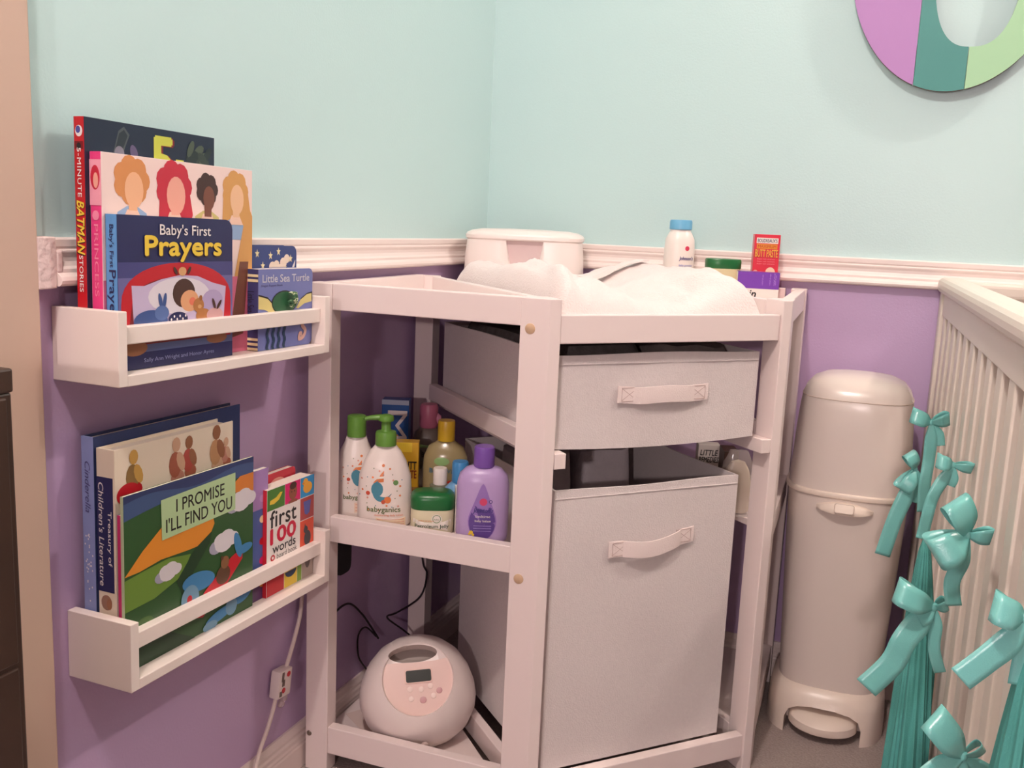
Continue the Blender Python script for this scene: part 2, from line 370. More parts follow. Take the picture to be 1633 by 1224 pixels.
for q in range(6): m.ell(.42+.025*q, .31+.02*(q % 2), .007, .009, WH, F, 11, n=8)
m.ell(.82, .32, .08, .05, C_('pink_rabbit', (206, 160, 160)), F, 9); m.ell(.81, .40, .012, .04, BR, F, 10, rot=20); m.ell(.86, .39, .012, .04, BR, F, 10, rot=-35)
m.ell(.52, .635, .035, .03, C_('teddy_light', (212, 160, 110)), F, 9); m.ell(.46, .64, .012, .03, BR, F, 9, rot=30); m.ell(.58, .64, .012, .03, BR, F, 9, rot=-30)
m.ell(.12, .14, .10, .05, C_('toy_brown', (150, 98, 66)), F, 6); m.ell(.84, .15, .10, .04, C_('toy_brown', (150, 98, 66)), F, 6)
m.text("Baby's First", .555, .905, .45, .092, WH, F, 9, bold=.012); m.text('Prayers', .55, .782, .67, .165, BR, F, 9, bold=.06); m.text('Prayers', .545, .787, .67, .165, YE, F, 10, bold=.045)
m.text('Sally Ann Wright and Honor Ayres', .5, .052, .62, .035, C_('faint_blue', (140, 146, 190)), F, 9)
m.text("Baby's First", .20, .5, .27, .46, NV, b.D, 2, bold=.015); m.text('Prayers', .53, .5, .36, .74, NV, b.D, 2, bold=.02)
b.done()

b = Book(MU, 'small dark blue board book with white stars, behind the sea turtle book', .030, .046, .272, .3845, .137, C_('star_blue', (42, 62, 122)), C_('star_spine', (36, 44, 90)), rnd=.010, hard=False)
m = b.mb
for cx, cy in ((.2, .92), (.46, .90), (.87, .87), (.31, .80), (.62, .94), (.75, .78)): m.star(cx, cy, .045, CR, b.F, 1)
for cx, cy, r in ((.50, .79, .07), (.58, .81, .06), (.72, .83, .07), (.79, .87, .06), (.67, .76, .08)): m.ell(cx, cy, r, r*.75, C_('lamb_cream', (226, 206, 190)), b.F, 2, n=12)
m.poly([(.85, .72), (.97, .86), (.96, .80), (.9, .70)], WH, b.F, 2)
b.done()

b = Book(MU, 'small periwinkle sea turtle board book with a plush puppet head, on the upper rack', .048, .072, .263, .3865, .107, C_('periwinkle', (112, 120, 178)), C_('turtle_spine', (62, 62, 108)), rnd=.008, hard=False)
m = b.mb; F = b.F
for v in (.93, .87, .15, .09, .03): m.rect(0, v-.03, 1, v, K, b.S, 1); m.rect(0, v-.025, 1, v+.008, CR, b.S, 2)
m.text('Little Sea Turtle', .5, .5, .46, .5, K, b.D, 2)
m.text('Little Sea Turtle', .5, .885, .86, .095, C_('silver', (206, 204, 214)), F, 2, bold=.02); m.text('Finger Puppet Book', .24, .795, .38, .035, C_('ink_violet', (50, 46, 90)), F, 2)
def flip(P, w):
    P = [(x, y+.075) for x, y in P]
    m.poly([(x+(.014 if x > .5 else -.0), y+.02) for x, y in P], K, F, w-.5); m.poly(P, C_('flipper', (214, 198, 128)), F, w)
flip([(0, .60), (.16, .56), (.28, .46), (.36, .36), (.22, .38), (.10, .43), (0, .44)], 3); flip([(.98, .60), (.88, .585), (.76, .52), (.68, .42), (.72, .41), (.84, .47), (.98, .49)], 3)
m.ell(.46, .575, .23, .155, K, F, 3.5); m.ell(.46, .575, .215, .14, C_('shell_green', (44, 96, 62)), F, 4)
for q in range(4):
    u = .16+.10*q; P = [(u+.014*math.sin(i*1.4)-.022, .30-.30*i/9) for i in range(10)]+[(u+.014*math.sin(i*1.4)+.022, .30-.30*i/9) for i in range(9, -1, -1)]
    m.poly(P, C_('weed_blue', (34, 62, 92)), F, 5)
P = smooth_path([(.86, .36, 0), (.80, .27, 0), (.86, .19, 0), (.82, .11, 0), (.74, .09, 0), (.75, .15, 0), (.79, .15, 0)], 5)
for q, p in enumerate(P): m.ell(p.x, p.y, .034-.0007*q, .03, C_('seahorse', (214, 170, 158)), F, 5+.02*q, n=9)
pp = MB()
for q in range(60):
    a, bb, r = random.random()*6.28, random.random(), random.random()
    rr = .011*r**.5; x = rr*math.cos(a)*.9; y = rr*math.sin(a)
    d = Vector((.0115-rr*.55, x, y)); pp.lathe([(0, -.002), (.002, -.001), (.0022, .0006), (0, .002)], [C_('plush_green', (86, 122, 84), .9), C_('plush_pale', (206, 212, 170), .9), C_('plush_dark', (58, 92, 66), .9)][q % 3], Matrix.Translation(d+Vector((b.t, b.w*.56, b.h*.62))), seg=7)
pp.build('puppet_head', b.o, False)
b.done()

# -- lower rack
b = Book(ML, 'dark blue hardcover with light blue dotted spine, nearest the wall on the lower rack', .010, .0285, .016, .272, .270, C_('board_blue', (44, 58, 102)), C_('pale_blue_spine', (140, 152, 200)), back=C_('board_blue', (44, 58, 102)))
m = b.mb
for q in range(26): m.ell(.2+.6*random.random(), .28+.32*random.random(), .05, .0045, WH, b.S, 1, n=7)
m.text('Cinderella', .215, .5, .22, .42, C_('script_violet', (70, 66, 120)), b.D, 2, shear=.3)
b.done()

b = Book(ML, 'thick cream storybook treasury with a navy spine panel, on the lower rack', .0305, .0570, .0175, .221, .2585, C_('cream_cover', (234, 218, 196)), C_('cream_cover', (234, 218, 196)))
m = b.mb
m.rect(0, .355, .90, .875, NV, b.S, 1); m.ell(.45, .305, .3, .035, C_('sepia', (150, 110, 90)), b.S, 1); m.ell(.6, .30, .15, .025, C_('toy_brown', (150, 98, 66)), b.S, 2)
m.text('Treasury of', .40, .68, .25, .26, WH, b.D, 3, bold=.015); m.text("Children's Literature", .385, .25, .47, .28, WH, b.D, 3, bold=.012, shear=.15)
def figure(cx, cy, k, c1, c2, c3):
    m.ell(cx, cy, .05*k, .06*k, c1, b.F, 2, n=12); m.ell(cx+.01, cy+.09*k, .034*k, .034*k, c3, b.F, 3, n=12); m.ell(cx+.02, cy-.06*k, .055*k, .035*k, c2, b.F, 1.5, n=12); m.ell(cx+.045*k, cy+.01*k, .03*k, .05*k, c3, b.F, 2.5, rot=30, n=10)
figure(.13, .86, 1.0, C_('olive_brown', (140, 108, 60)), RD, C_('straw', (206, 160, 80))); m.ell(.10, .79, .09, .05, RD, b.F, 2)
figure(.47, .86, 1.05, C_('russet', (166, 92, 70)), C_('rose_brown', (190, 130, 112)), C_('tan', (206, 164, 134)))
figure(.58, .865, .95, C_('rust', (176, 76, 64)), C_('russet', (166, 92, 70)), C_('toy_brown', (150, 98, 66)))
figure(.83, .865, 1.1, C_('tawny', (190, 142, 100)), C_('tan', (206, 164, 134)), C_('toy_brown', (150, 98, 66))); figure(.92, .84, .7, C_('rose_brown', (190, 130, 112)), C_('russet', (166, 92, 70)), C_('tan', (206, 164, 134)))
b.done()

b = Book(ML, 'thin blue and violet book with magenta spine, behind the green picture book', .0585, .0670, .0185, .283, .1845, C_('lagoon', (74, 96, 156)), C_('magenta_spine', (204, 44, 110)), hard=False)
m = b.mb
m.rect(.8, .7, 1, 1, C_('violet_pink', (168, 132, 186)), b.F, 1); m.rect(.8, 0, 1, .22, C_('plum', (84, 52, 96)), b.F, 1)
for cy, c in ((.62, CR), (.45, RD), (.30, MG), (.22, C_('plum', (84, 52, 96))), (.12, OR), (.78, C_('lilac_pink', (190, 150, 200)))): m.ell(.955, cy, .025, .03, c, b.F, 2, n=10)
b.done()

b = Book(ML, 'green landscape paperback with a pale title box, frontmost on the lower rack', .0680, .0725, .0135, .2435, .2085, G1, C_('pale_green_edge', (184, 196, 160)), hard=False)
m = b.mb; F = b.F
m.poly(curve_poly(lambda u: .86+.06*u+.02*math.sin(u*5), 0, 1, 1), SKY, F, 1)
m.poly(curve_poly(lambda u: .955+.02*math.sin(u*9), .0, 1, 1), C_('night_blue', (46, 58, 100)), F, 1.5)
m.poly([(0, .55), (.12, .66), (.26, .76), (.42, .82), (.62, .82), (.66, .66), (.6, .56), (.45, .56), (.25, .57), (.1, .55)], OR, F, 2)
m.poly([(.78, .84), (.88, .90), (1, .90), (1, .78), (.9, .77)], C_('amber', (206, 122, 50)), F, 2)
m.poly([(0, .53), (.12, .545), (.3, .56), (.47, .53), (.40, .42), (.2, .36), (0, .35)], G2, F, 3); m.poly([(.36, .40), (.5, .55), (.64, .62), (.62, .55), (.48, .40), (.4, .30)], C_('deep_green', (28, 60, 34)), F, 3)
m.ell(.10, .18, .11, .09, C_('bush_green', (34, 62, 38)), F, 3); m.ell(.13, .24, .06, .04, C_('moss', (70, 104, 50)), F, 4); m.poly([(0, 0), (.5, 0), (.3, .12), (0, .16)], C_('deep_green', (28, 60, 34)), F, 3)
for cx, cy, r in ((.30, .475, .09), (.74, .515, .115), (.89, .735, .12)):
    for dx, dy, k in ((0, 0, .7), (-.6, -.1, .5), (.6, .05, .5), (.2, .25, .55), (-.25, .2, .5)): m.ell(cx+dx*r, cy+dy*r, r*k, r*k*.75, [C_('cloud_white', (214, 208, 212)), C_('cloud_grey', (160, 158, 176))][int(dy < 0)], F, 5+dy, n=14)
TB = [(.25, .93), (.82, .93), (.82, .70), (.25, .66)]
m.poly([(.25, .915), (.835, .935), (.835, .70), (.255, .68)], C_('title_green', (176, 202, 152)), F, 6)
m.text('I PROMISE', .55, .855, .38, .075, K, F, 7, bold=.012); m.text("I'LL FIND YOU", .545, .755, .52, .08, K, F, 7, bold=.012)
# toy aeroplane with its bear pilot
m.poly([(.45, .13), (.58, .26), (.80, .40), (.90, .43), (.90, .36), (.74, .22), (.56, .10)], RD, F, 6)
m.ell(.53, .34, .13, .06, BL, F, 7, rot=-8); m.ell(.46, .255, .07, .085, C_('propeller_blue', (110, 150, 176)), F, 8); m.ell(.455, .255, .02, .025, RD, F, 9)
m.ell(.86, .46, .03, .09, BL, F, 7, rot=15); m.ell(.92, .42, .07, .03, BL, F, 7, rot=5)
m.ell(.73, .31, .06, .06, C_('bear_brown', (92, 62, 42)), F, 8); m.ell(.745, .385, .035, .04, C_('bear_tan', (134, 92, 60)), F, 9); m.ell(.72, .42, .012, .014, C_('bear_brown', (92, 62, 42)), F, 9)
m.ell(.70, .06, .12, .035, BL, F, 8, rot=10); m.ell(.62, .02, .06, .03, C_('propeller_blue', (110, 150, 176)), F, 8); m.ell(.90, .12, .09, .05, BL, F, 7, rot=15); m.ell(.80, .08, .05, .06, C_('propeller_blue', (110, 150, 176)), F, 9)
b.done()

b = Book(ML, 'small board book with red edges, behind the book of first words', .040, .050, .285, .372, .166, C_('poppy', (190, 44, 60)), C_('poppy', (190, 44, 60)), rnd=.006, hard=False)
b.mb.ell(.5, .9, .2, .05, C_('rose', (232, 150, 140)), b.F, 1); b.done()

b = Book(ML, 'small board book with colourful picture tiles, at the right end of the lower rack', .0535, .0735, .2725, .3860, .1545, WH, C_('tile_red', (196, 36, 50)), rnd=.006, hard=False)
m = b.mb; F = b.F
cols = [.0, .36, .69, 1.0]
def cell(u0, v0, u1, v1, c): m.rect(u0+.004, v0+.004, u1-.004, v1-.004, c, F, 1)
LG = C_('leaf_tile', (70, 122, 44))
cell(0, .80, .36, 1, LG); cell(.36, .80, .69, 1, C_('magenta_tile', (222, 30, 110))); cell(.69, .80, 1, 1, C_('azure_tile', (46, 146, 204)))
cell(.69, .58, 1, .80, C_('maroon_tile', (176, 66, 66))); cell(.69, .30, 1, .58, C_('vermilion_tile', (226, 78, 46)))
cell(0, .0, .36, .30, RD); cell(.36, .0, .64, .30, YE); cell(.64, .0, .74, .3, C_('lime_tile', (130, 170, 60))); cell(.74, .0, 1, .30, C_('grey_tile', (176, 160, 150)))
m.poly([(.05, .86), (.14, .855), (.24, .88), (.31, .94), (.26, .945), (.18, .91), (.06, .895)], YE, F, 2)
m.ell(.53, .90, .085, .075, C_('tan_face', (150, 84, 62)), F, 2); m.ell(.53, .96, .075, .035, BR, F, 3); m.ell(.53, .81, .10, .02, C_('tan_face', (150, 84, 62)), F, 2); m.ell(.5, .905, .01, .008, K, F, 3, n=6); m.ell(.56, .905, .01, .008, K, F, 3, n=6)
m.ell(.85, .89, .10, .055, C_('duck', (238, 168, 60)), F, 2); m.ell(.80, .945, .055, .04, C_('duck', (238, 168, 60)), F, 3); m.ell(.75, .94, .025, .012, OR, F, 4, n=8)
m.poly([(.76, .76), (.93, .76), (.90, .64), (.84, .62), (.79, .64)], C_('blue_trunks', (92, 96, 170)), F, 2)
m.ell(.86, .39, .075, .075, C_('cat_grey', (60, 58, 66)), F, 2); m.ell(.82, .48, .045, .035, C_('cat_grey', (60, 58, 66)), F, 2); m.poly([(.785, .50), (.80, .545), (.82, .51)], C_('cat_grey', (60, 58, 66)), F, 3)
m.ell(.50, .15, .12, .06, C_('bowl_blue', (40, 62, 96)), F, 2, a0=180, a1=360); m.ell(.87, .18, .06, .09, C_('dog_dark', (96, 84, 80)), F, 2); m.ell(.87, .25, .05, .05, C_('dog_light', (204, 190, 178)), F, 3)
m.rect(.0, .30, .69, .80, C_('panel_white', (240, 232, 226)), F, 3)
m.text('first', .33, .715, .54, .155, K, F, 5, bold=.025, space=1.05); m.text('100', .33, .555, .52, .14, C_('number_red', (206, 22, 62)), F, 5, bold=.07); m.text('words', .35, .435, .48, .085, K, F, 5, bold=.02)
m.text('board book', .41, .355, .42, .05, C_('ink_grey', (60, 52, 56)), F, 5); m.ell(.115, .355, .045, .03, RD, F, 5); m.ell(.115, .355, .02, .014, WH, F, 6)
b.done()
# ------------------------------------------------------------------ corner changing table
TA, TB_, PHI, TX, TY = .6817, .3833, .0312, .0008, -.0285
cp, sp = math.cos(PHI), math.sin(PHI)
def T(x, y): return (TX+cp*x-sp*y, TY+sp*x+cp*y)
def Tpoly(P): return [T(*p) for p in P]
F0 = Vector((*T(TB_, -TA), 0)); NF = Vector((.7071*cp+.7071*sp, .7071*sp-.7071*cp, 0)); EF = Vector((-NF.y, NF.x, 0)); UP = Vector((0, 0, 1))
GM = frame(F0, EF, -NF, UP)           # local (along the front, inwards, up)
V1 = Vector((*T(0, -TA), 0)); LM = frame(V1, Vector((cp, sp, 0)), Vector((-sp, cp, 0)), UP)          # left side (out from the wall, inwards, up)
V4 = Vector((*T(TA, 0), 0)); RM = frame(V4, Vector((sp, -cp, 0)), Vector((-cp, -sp, 0)), UP)         # right side, a mirror image (left-handed)
ZT = .795
t = thing('changing_table', 'white wooden corner changing table with open shelves and fabric bins', 'changing table', (*T(.4, -.4), 0))
def plug(par, M, r=.0075, mt=TAN):
    MB().lathe([(r, -.001), (r, .0005), (r*.86, .0012), (0, .0014)], mt, M, seg=18, cap=False).build('screw_cover', par)
q = .0177*.7071; ib = .042*.7071
fl = MB().prism(Tpoly([(TB_-.0435, -TA), (TB_, -TA), (TB_+q, -TA+q), (TB_+q-ib, -TA+q+ib), (TB_-.0435, -TA+.028)]), .0, ZT, WHITE, bev=.0014).build('post', t)
fr = MB().prism(Tpoly([(TA, -TB_+.0435), (TA-.028, -TB_+.0435), (TA-q-ib, -TB_-q+ib), (TA-q, -TB_-q), (TA, -TB_)]), .0, ZT, WHITE, bev=.0014).build('post', t)
lp = MB().box((0, 0, 0), (.04, .028, ZT), WHITE, LM, bev=.0014).build('post', t)
rp = MB().prism(Tpoly([(TA-.028, -.04), (TA, -.04), (TA, 0), (TA-.028, 0)]), 0, ZT, WHITE, bev=.0014).build('post', t)
bl = MB().prism(Tpoly([(.002, -.318), (.038, -.318), (.038, -.286), (.002, -.286)]), 0, ZT-.003, WHITE, bev=.0014).build('post', t)
br = MB().prism(Tpoly([(.286, -.038), (.318, -.038), (.318, -.002), (.286, -.002)]), 0, ZT-.003, WHITE, bev=.0014).build('post', t)
for zz in (.752, .388): plug(fl, LM @ frame((.355, 0, zz), (1, 0, 0), (0, 0, 1), (0, -1, 0)))
plug(lp, LM @ frame((.003+.004, 0, .063), (1, 0, 0), (0, 0, 1), (0, -1, 0)), .0045, STEEL)
UL = TB_-.0435
def siderails(M, flip):
    for z0, z1, n in ((.755, ZT, 'top_rail'), (.393, .434, 'shelf_rail'), (.034, .080, 'bottom_rail')):
        mb = MB().box((.04, .002, z0), (UL, .020, z1), WHITE, M, bev=.0014)
        if flip: mb.f = [f[::-1] for f in mb.f]
        mb.build(n, t)
siderails(LM, False); siderails(RM, True)
for z0, z1, n in ((.732, .7725, 'top_rail'), (.027, .0665, 'bottom_rail')): MB().box((.0182, .004, z0), (.4038, .022, z1), WHITE, GM, bev=.0014).build(n, t)
# rails along the two walls
MB().prism(Tpoly([(.002, -TA+.028), (.018, -TA+.028), (.018, -.318), (.002, -.318)]), .755, ZT-.001, WHITE, bev=.0012).build('wall_rail', t)
wr = MB().prism(Tpoly([(TA-.040, -.018), (.318, -.018), (.318, -.002), (TA-.040, -.002)]), .755, ZT-.001, WHITE, bev=.0012).build('wall_rail', t)
for k0, k1 in ((.0, .016), (.406, .422)):
    MB().box((k0, .045, .7668), (k1, .476, ZT-.002), WHITE, GM, bev=.0012).build('partition_rail', t)
    MB().box((k0, .045, .566), (k1, .476, .5955), WHITE, GM, bev=.0012).build('runner', t)
    MB().box((k0, .045, .030), (k1, .476, .0665), WHITE, GM, bev=.0012).build('bottom_runner', t)
for k0, k1 in ((.0185, .0365), (.3855, .4035)): MB().box((k0, .0, .553), (k1, .47, .5755), WHITE, GM, bev=.001).build('runner_ledge', t)
plug(rp, frame(Vector((*T(TA-.0285, -.028), .775)), (0, 1, 0), (0, 0, 1), (-1, 0, 0)), .0055)
MB().prism(Tpoly([(.019, -TA+.021), (TB_-.02, -TA+.022), (TA-.022, -TB_+.02), (TA-.021, -.019), (.319, -.019), (.285, -.002), (.038, -.286), (.019, -.319)][:5]+[(.02, -.02)]), .7555, .7665, WHITE, bev=.0008).build('tabletop', t)
# triangular side shelves
SL = Tpoly([(.041, -TA+.021), (UL-.004, -TA+.021), (.040, -.345), (.004, -.345), (.004, -TA+.03)])
SR = Tpoly([(TA-.021, -.041), (TA-.021, -UL+.004), (.345, -.040), (.345, -.004), (TA-.03, -.004)])
for P in (SL, SR):
    for z0, z1 in ((.404, .4155), (.0345, .0420)): MB().prism(P, z0, z1, WHITE, bev=.0008).build('side_shelf', t)
# ------------------------------------------------------------------ fabric bins
def bin_(label, a0, a1, b0, b1, z0, z1, hz, ha0, ha1, sag, seed):
    M = GM @ Matrix.Translation(((a0+a1)/2, (b0+b1)/2, z0))
    o = thing('fabric_bin', label, 'storage bin', M=M, group='grey white fabric bins')
    W, D, H = (a1-a0)/2, (b1-b0)/2, z1-z0
    mb = MB(); nx, nz = 16, 12; th = .0035
    def panel(o0, ux, wx, nrm):
        def pt(i, k, s):
            u = -1+2*i/nx; v = k/nz; edge = (1-u*u)
            p = Vector(o0)+Vector(ux)*(u*wx)+Vector((0, 0, v*H))
            n_ = noise.noise(Vector((p.x*9+seed, p.y*9, p.z*9)))*.004*edge*min(1, 4*v*(1.02-v)+.1)
            p += Vector(nrm)*(n_+s*th)
            if k == 0: p.z -= sag*edge*(1 if nrm[1] < 0 else 0)
            if k == nz: p.z += .0025*math.sin(u*2.2+seed)*edge
            return tuple(p)
        for s in (0, -1):
            v = [pt(i, k, s) for k in range(nz+1) for i in range(nx+1)]; f = []
            for k in range(nz):
                for i in range(nx):
                    a = k*(nx+1)+i; F_ = (a, a+1, a+nx+2, a+nx+1); f.append(F_ if s == 0 else F_[::-1])
            mb.add(v, f, FABRIC, None, True)
        rim = [pt(i, nz, 0) for i in range(nx+1)]+[pt(i, nz, -1) for i in range(nx+1)]
        mb.add(rim, [(i, i+1, nx+2+i, nx+1+i) for i in range(nx)], FABRIC, None, True)
        rim = [pt(i, 0, 0) for i in range(nx+1)]+[pt(i, 0, -1) for i in range(nx+1)]
        mb.add(rim, [(i, i+1, nx+2+i, nx+1+i)[::-1] for i in range(nx)], FABRIC, None, True)
    panel((0, -D, 0), (1, 0, 0), W, (0, -1, 0)); panel((0, D, 0), (-1, 0, 0), W, (0, 1, 0))
    panel((-W, 0, 0), (0, -1, 0), D, (-1, 0, 0)); panel((W, 0, 0), (0, 1, 0), D, (1, 0, 0))
    mb.box((-W+.001, -D+.001, 0), (W-.001, D-.001, .004), FABRIC)
    mb.build('body', o, False, sharp=50)
    # hem along the front rim
    hem = MB().box((-W+.001, -D-.0012, H-.0135), (W-.001, -D+.0002, H-.0125), FABRIC); hem.build('hem', o, False)
    # sewn strap handle
    hb = MB(); n = 26; ca = (a0+a1)/2; hw = .0125
    top = []; 
    for i in range(n+1):
        x = ha0+(ha1-ha0)*i/n-ca; u = (i/n-.5)*2
        out = .0018+((.011 if seed > 3 else .006)*max(0, 1-(u/.68)**2)**.6 if abs(u) < .68 else 0); dz = -(.006 if seed > 3 else .0015)*(1-u*u)+.0012*math.sin(u*5+seed)+(.006*u if seed > 3 else 0)
        top.append((x, -D-out-.0012, hz-z0+dz))
    for a in range(2):
        pass
    v = []
    for x, y, z in top: v += [(x, y-.0016, z-hw), (x, y-.0022, z), (x, y-.0016, z+hw), (x, y+.0004, z+hw), (x, y+.0004, z-hw)]
    f = []
    for i in range(n):
        for k in range(5): a = i*5+k; b2 = i*5+(k+1) % 5; f.append((a, a+5, b2+5, b2))
    f.append((0, 1, 2, 3, 4)); f.append(tuple(n*5+k for k in (4, 3, 2, 1, 0)))
    hb.add(v, f, STRAPM, None, True)
    for x0 in (top[1][0], top[-2][0]):
        s_ = 1 if x0 == top[1][0] else -1; zc = top[1 if s_ > 0 else -2][2]; y = -D-.0050
        ST = C_('stitch', (196, 172, 166), .8)
        for p0, p1 in (((0, -.009), (.026, .009)), ((0, .009), (.026, -.009)), ((0, -.010), (.027, -.010)), ((0, .010), (.027, .010)), ((.027, -.010), (.027, .010)), ((0, -.01), (0, .01))):
            hb.tube([(x0+s_*p0[0], y, zc+p0[1]), (x0+s_*p1[0], y, zc+p1[1])], .0005, ST, seg=4)
    hb.build('handle', o, False, sharp=60)
    return o
bin_('wide shallow grey white fabric drawer bin, upper of the two in the table front', .0195, .3835, .022, .456, .5775, .7130, .654, .127, .287, .006, 1.3)
bin_('tall grey white fabric hamper bin, lower of the two in the table front', .0335, .364, .0237, .372, .0690, .5140, .421, .129, .282, .0, 5.1)
# folded cloths lying in the upper bin
def cloth(label, a0, a1, b0, b1, z0, z1, mt):
    M = GM @ Matrix.Translation(((a0+a1)/2, (b0+b1)/2, z0)); W, D, H = (a1-a0)/2, (b1-b0)/2, (z1-z0)
    mb = MB(); rings = []
    for k in range(9):
        v = k/8; r = 1-.10*(abs(2*v-1))**4; ring = []
        for i in range(40):
            a = 2*PI*i/40; c, s_ = math.cos(a), math.sin(a)
            x = W*r*math.copysign(abs(c)**.35, c); y = D*r*math.copysign(abs(s_)**.35, s_)
            ring.append((x, y, v*H+.007*noise.noise(Vector((x*22, y*22, a0*40+v)))*(v > .4)))
        rings.append(ring)
    mb.loft(rings, mt); o = mb.build('folded_cloth'); o.matrix_basis = M; tag(o, label, 'cloth')
cloth('dark grey folded cloth in the upper fabric bin, left half', .03, .205, .04, .44, .583, .7215, mat('dark_grey_cloth', (92, 88, 86), .95, .1, bump=.8, bscale=200, mottle=.5, mscale=60))
cloth('greyer folded cloth in the upper fabric bin, right half', .21, .372, .04, .44, .583, .7165, mat('mid_grey_cloth', (116, 108, 104), .95, .1, bump=.8, bscale=200, mottle=.3, mscale=60))
TW = mat('light_grey_towel', (214, 204, 208), .95, .1, bump=.5, bscale=240, mottle=.08, mscale=60)
cloth('light grey folded towel at the back of the tall hamper bin, left of two', .085, .195, .25, .352, .075, .503, TW)
cloth('light grey folded towel at the back of the tall hamper bin, right of two', .205, .315, .25, .352, .075, .507, TW)
# ------------------------------------------------------------------ changing pad with its safety strap
def padz(a, b):
    u = (a-.202)/.176; w_ = (b-.232)/.212
    if abs(u) > 1 or abs(w_) > 1: return None
    rim = (1-abs(u)**10)**.5*(1-abs(w_)**10)**.5
    side = .028+.056*max(0, abs(u)-.10)**1.2*(1.18 if u > 0 else 1.0)
    fr_ = 1-.30*max(0, -w_-.35)**1.4
    z = side*fr_
    z += .011*noise.noise(Vector((a*14, b*11, 3.1)))+.008*noise.noise(Vector((a*34+2, b*22, 7.7)))*(.4+.6*max(0, -w_))+.003*noise.noise(Vector((a*70, b*60, 1.7)))
    z += .013*math.exp(-((u+.62-.30*w_)/.085)**2)*max(0, min(1, (.85-w_)*4))+.007*math.exp(-((u+.2-.5*w_)/.07)**2)
    z -= .012*math.exp(-((u-.08+.15*w_)/.06)**2)*max(0, -w_)+.009*math.exp(-((u-.62-.25*w_)/.08)**2)*max(0, -w_)+.007*math.exp(-((u+.42+.2*w_)/.05)**2)*max(0, -w_-.1)
    return rim*max(.012, z)
mb = MB(); N = 72; vv = []; ff = []
for j in range(N+1):
    for i in range(N+1):
        u = math.sin((i/N-.5)*PI); w_ = math.sin((j/N-.5)*PI)
        a = .202+.176*u; b_ = .232+.212*w_; z = padz(a, b_) or 0
        # squeeze the sheet slightly at the base so the sides drop steeply
        vv.append(GM @ Vector((a, b_, .767+z)))
for j in range(N):
    for i in range(N):
        k = j*(N+1)+i; ff.append((k, k+1, k+N+2, k+N+1))
pad = thing('changing_pad', 'white terry changing pad with raised sides on top of the changing table', 'changing pad', GM @ Vector((.2, .232, .767)))
mb.add(vv, ff, TERRY, None, True)
loopv = [vv[i] for i in range(N+1)]+[vv[j*(N+1)+N] for j in range(1, N+1)]+[vv[N*(N+1)+i] for i in range(N-1, -1, -1)]+[vv[j*(N+1)] for j in range(N-1, 0, -1)]
mb.add(loopv[::-1], [tuple(range(len(loopv)))], TERRY, None, True)
mb.build('terry_cover', pad, sharp=80)
sb = MB(); pts = []
for i in range(19):
    f_ = i/18; a = .345-.20*f_; b_ = .31-.03*f_
    pts.append(GM @ Vector((a, b_, .767+padz(a, b_)+.003+.006*math.sin(PI*f_))))
hw = (-NF).normalized()*.013
v = []
for p in pts: v += [p-hw, p+hw, p+hw+Vector((0, 0, .0018)), p-hw+Vector((0, 0, .0018))]
f = []
for i in range(18):
    for k in range(4): a = i*4+k; b2 = i*4+(k+1) % 4; f.append((a, b2, b2+4, a+4))
sb.add(v, f, STRAPM, None, True); sb.build('safety_strap', pad, sharp=60)
# ------------------------------------------------------------------ bottles and boxes
class Bottle:
    def __init__(s, name, label, cat, x, y, z, prof, mt, sx=1, sy=1, e=2.3, rz=26, group=None):
        s.o = thing(name, label, cat, (x, y, z), R(rz), group); s.prof, s.sx, s.sy, s.e = prof, sx, sy, e
        s.mb = MB().lathe(prof, mt, None, 36, sx, sy, e)
    def r(s, z):
        p = s.prof
        for (r0, z0), (r1, z1) in zip(p, p[1:]):
            if z0 <= z <= z1 and z1 > z0: return r0+(r1-r0)*(z-z0)/(z1-z0)
        return p[-1][0]
    def on(s, x, z, w=0):        # a point on the front of the bottle
        r = max(1e-4, s.r(z)); q = min(.999, abs(x)/(r*s.sx))
        return (x, -r*s.sy*(1-q**s.e)**(1/s.e)-.0003-w*.0001, z)
    def decal(s, P, mt, w=1):
        cx = sum(p[0] for p in P)/len(P); cz = sum(p[1] for p in P)/len(P); n = len(P); v = []; f = []
        for k in (1, .8, .6, .4, .2): v += [s.on(cx+(x-cx)*k, cz+(z-cz)*k, w) for x, z in P]
        for j in range(4):
            for i in range(n): a = j*n+i; b = j*n+(i+1) % n; f.append((a, b, b+n, a+n))
        f.append(tuple(range(4*n, 5*n))); s.mb.add(v, f, mt); return s
    def dot(s, x, z, r, mt, w=1, k=1.0, n=14): return s.decal([(x+r*math.cos(2*PI*i/n), z+r*k*math.sin(2*PI*i/n)) for i in range(n)], mt, w)
    def text(s, st, x, z, wd, ht, mt, w=3, bold=0, shear=0): s.mb.text(st, x, z, wd, ht, mt, None, 0, bold, shear, bend=lambda p: s.on(p[0], p[1], w)); return s
    def cap(s, prof, mt, name='cap', sx=1, sy=1, e=2, ribs=False): MB().lathe(prof, mt, None, 30, sx, sy, e).build(name, s.o, False); return s
    def done(s): s.mb.build('body', s.o, False); return s.o
ZS = .4158
GREENC = mat('leaf_green_plastic', (98, 146, 58), .35); WB = mat('white_bottle_plastic', (240, 228, 220), .3)
LBL = C_('label_white', (238, 230, 218)); TEALI = C_('ink_teal', (74, 140, 160)); ORI = C_('ink_orange', (226, 128, 70)); GTX = C_('ink_olive', (104, 116, 70)); PKI = C_('ink_pinkish', (222, 160, 140))
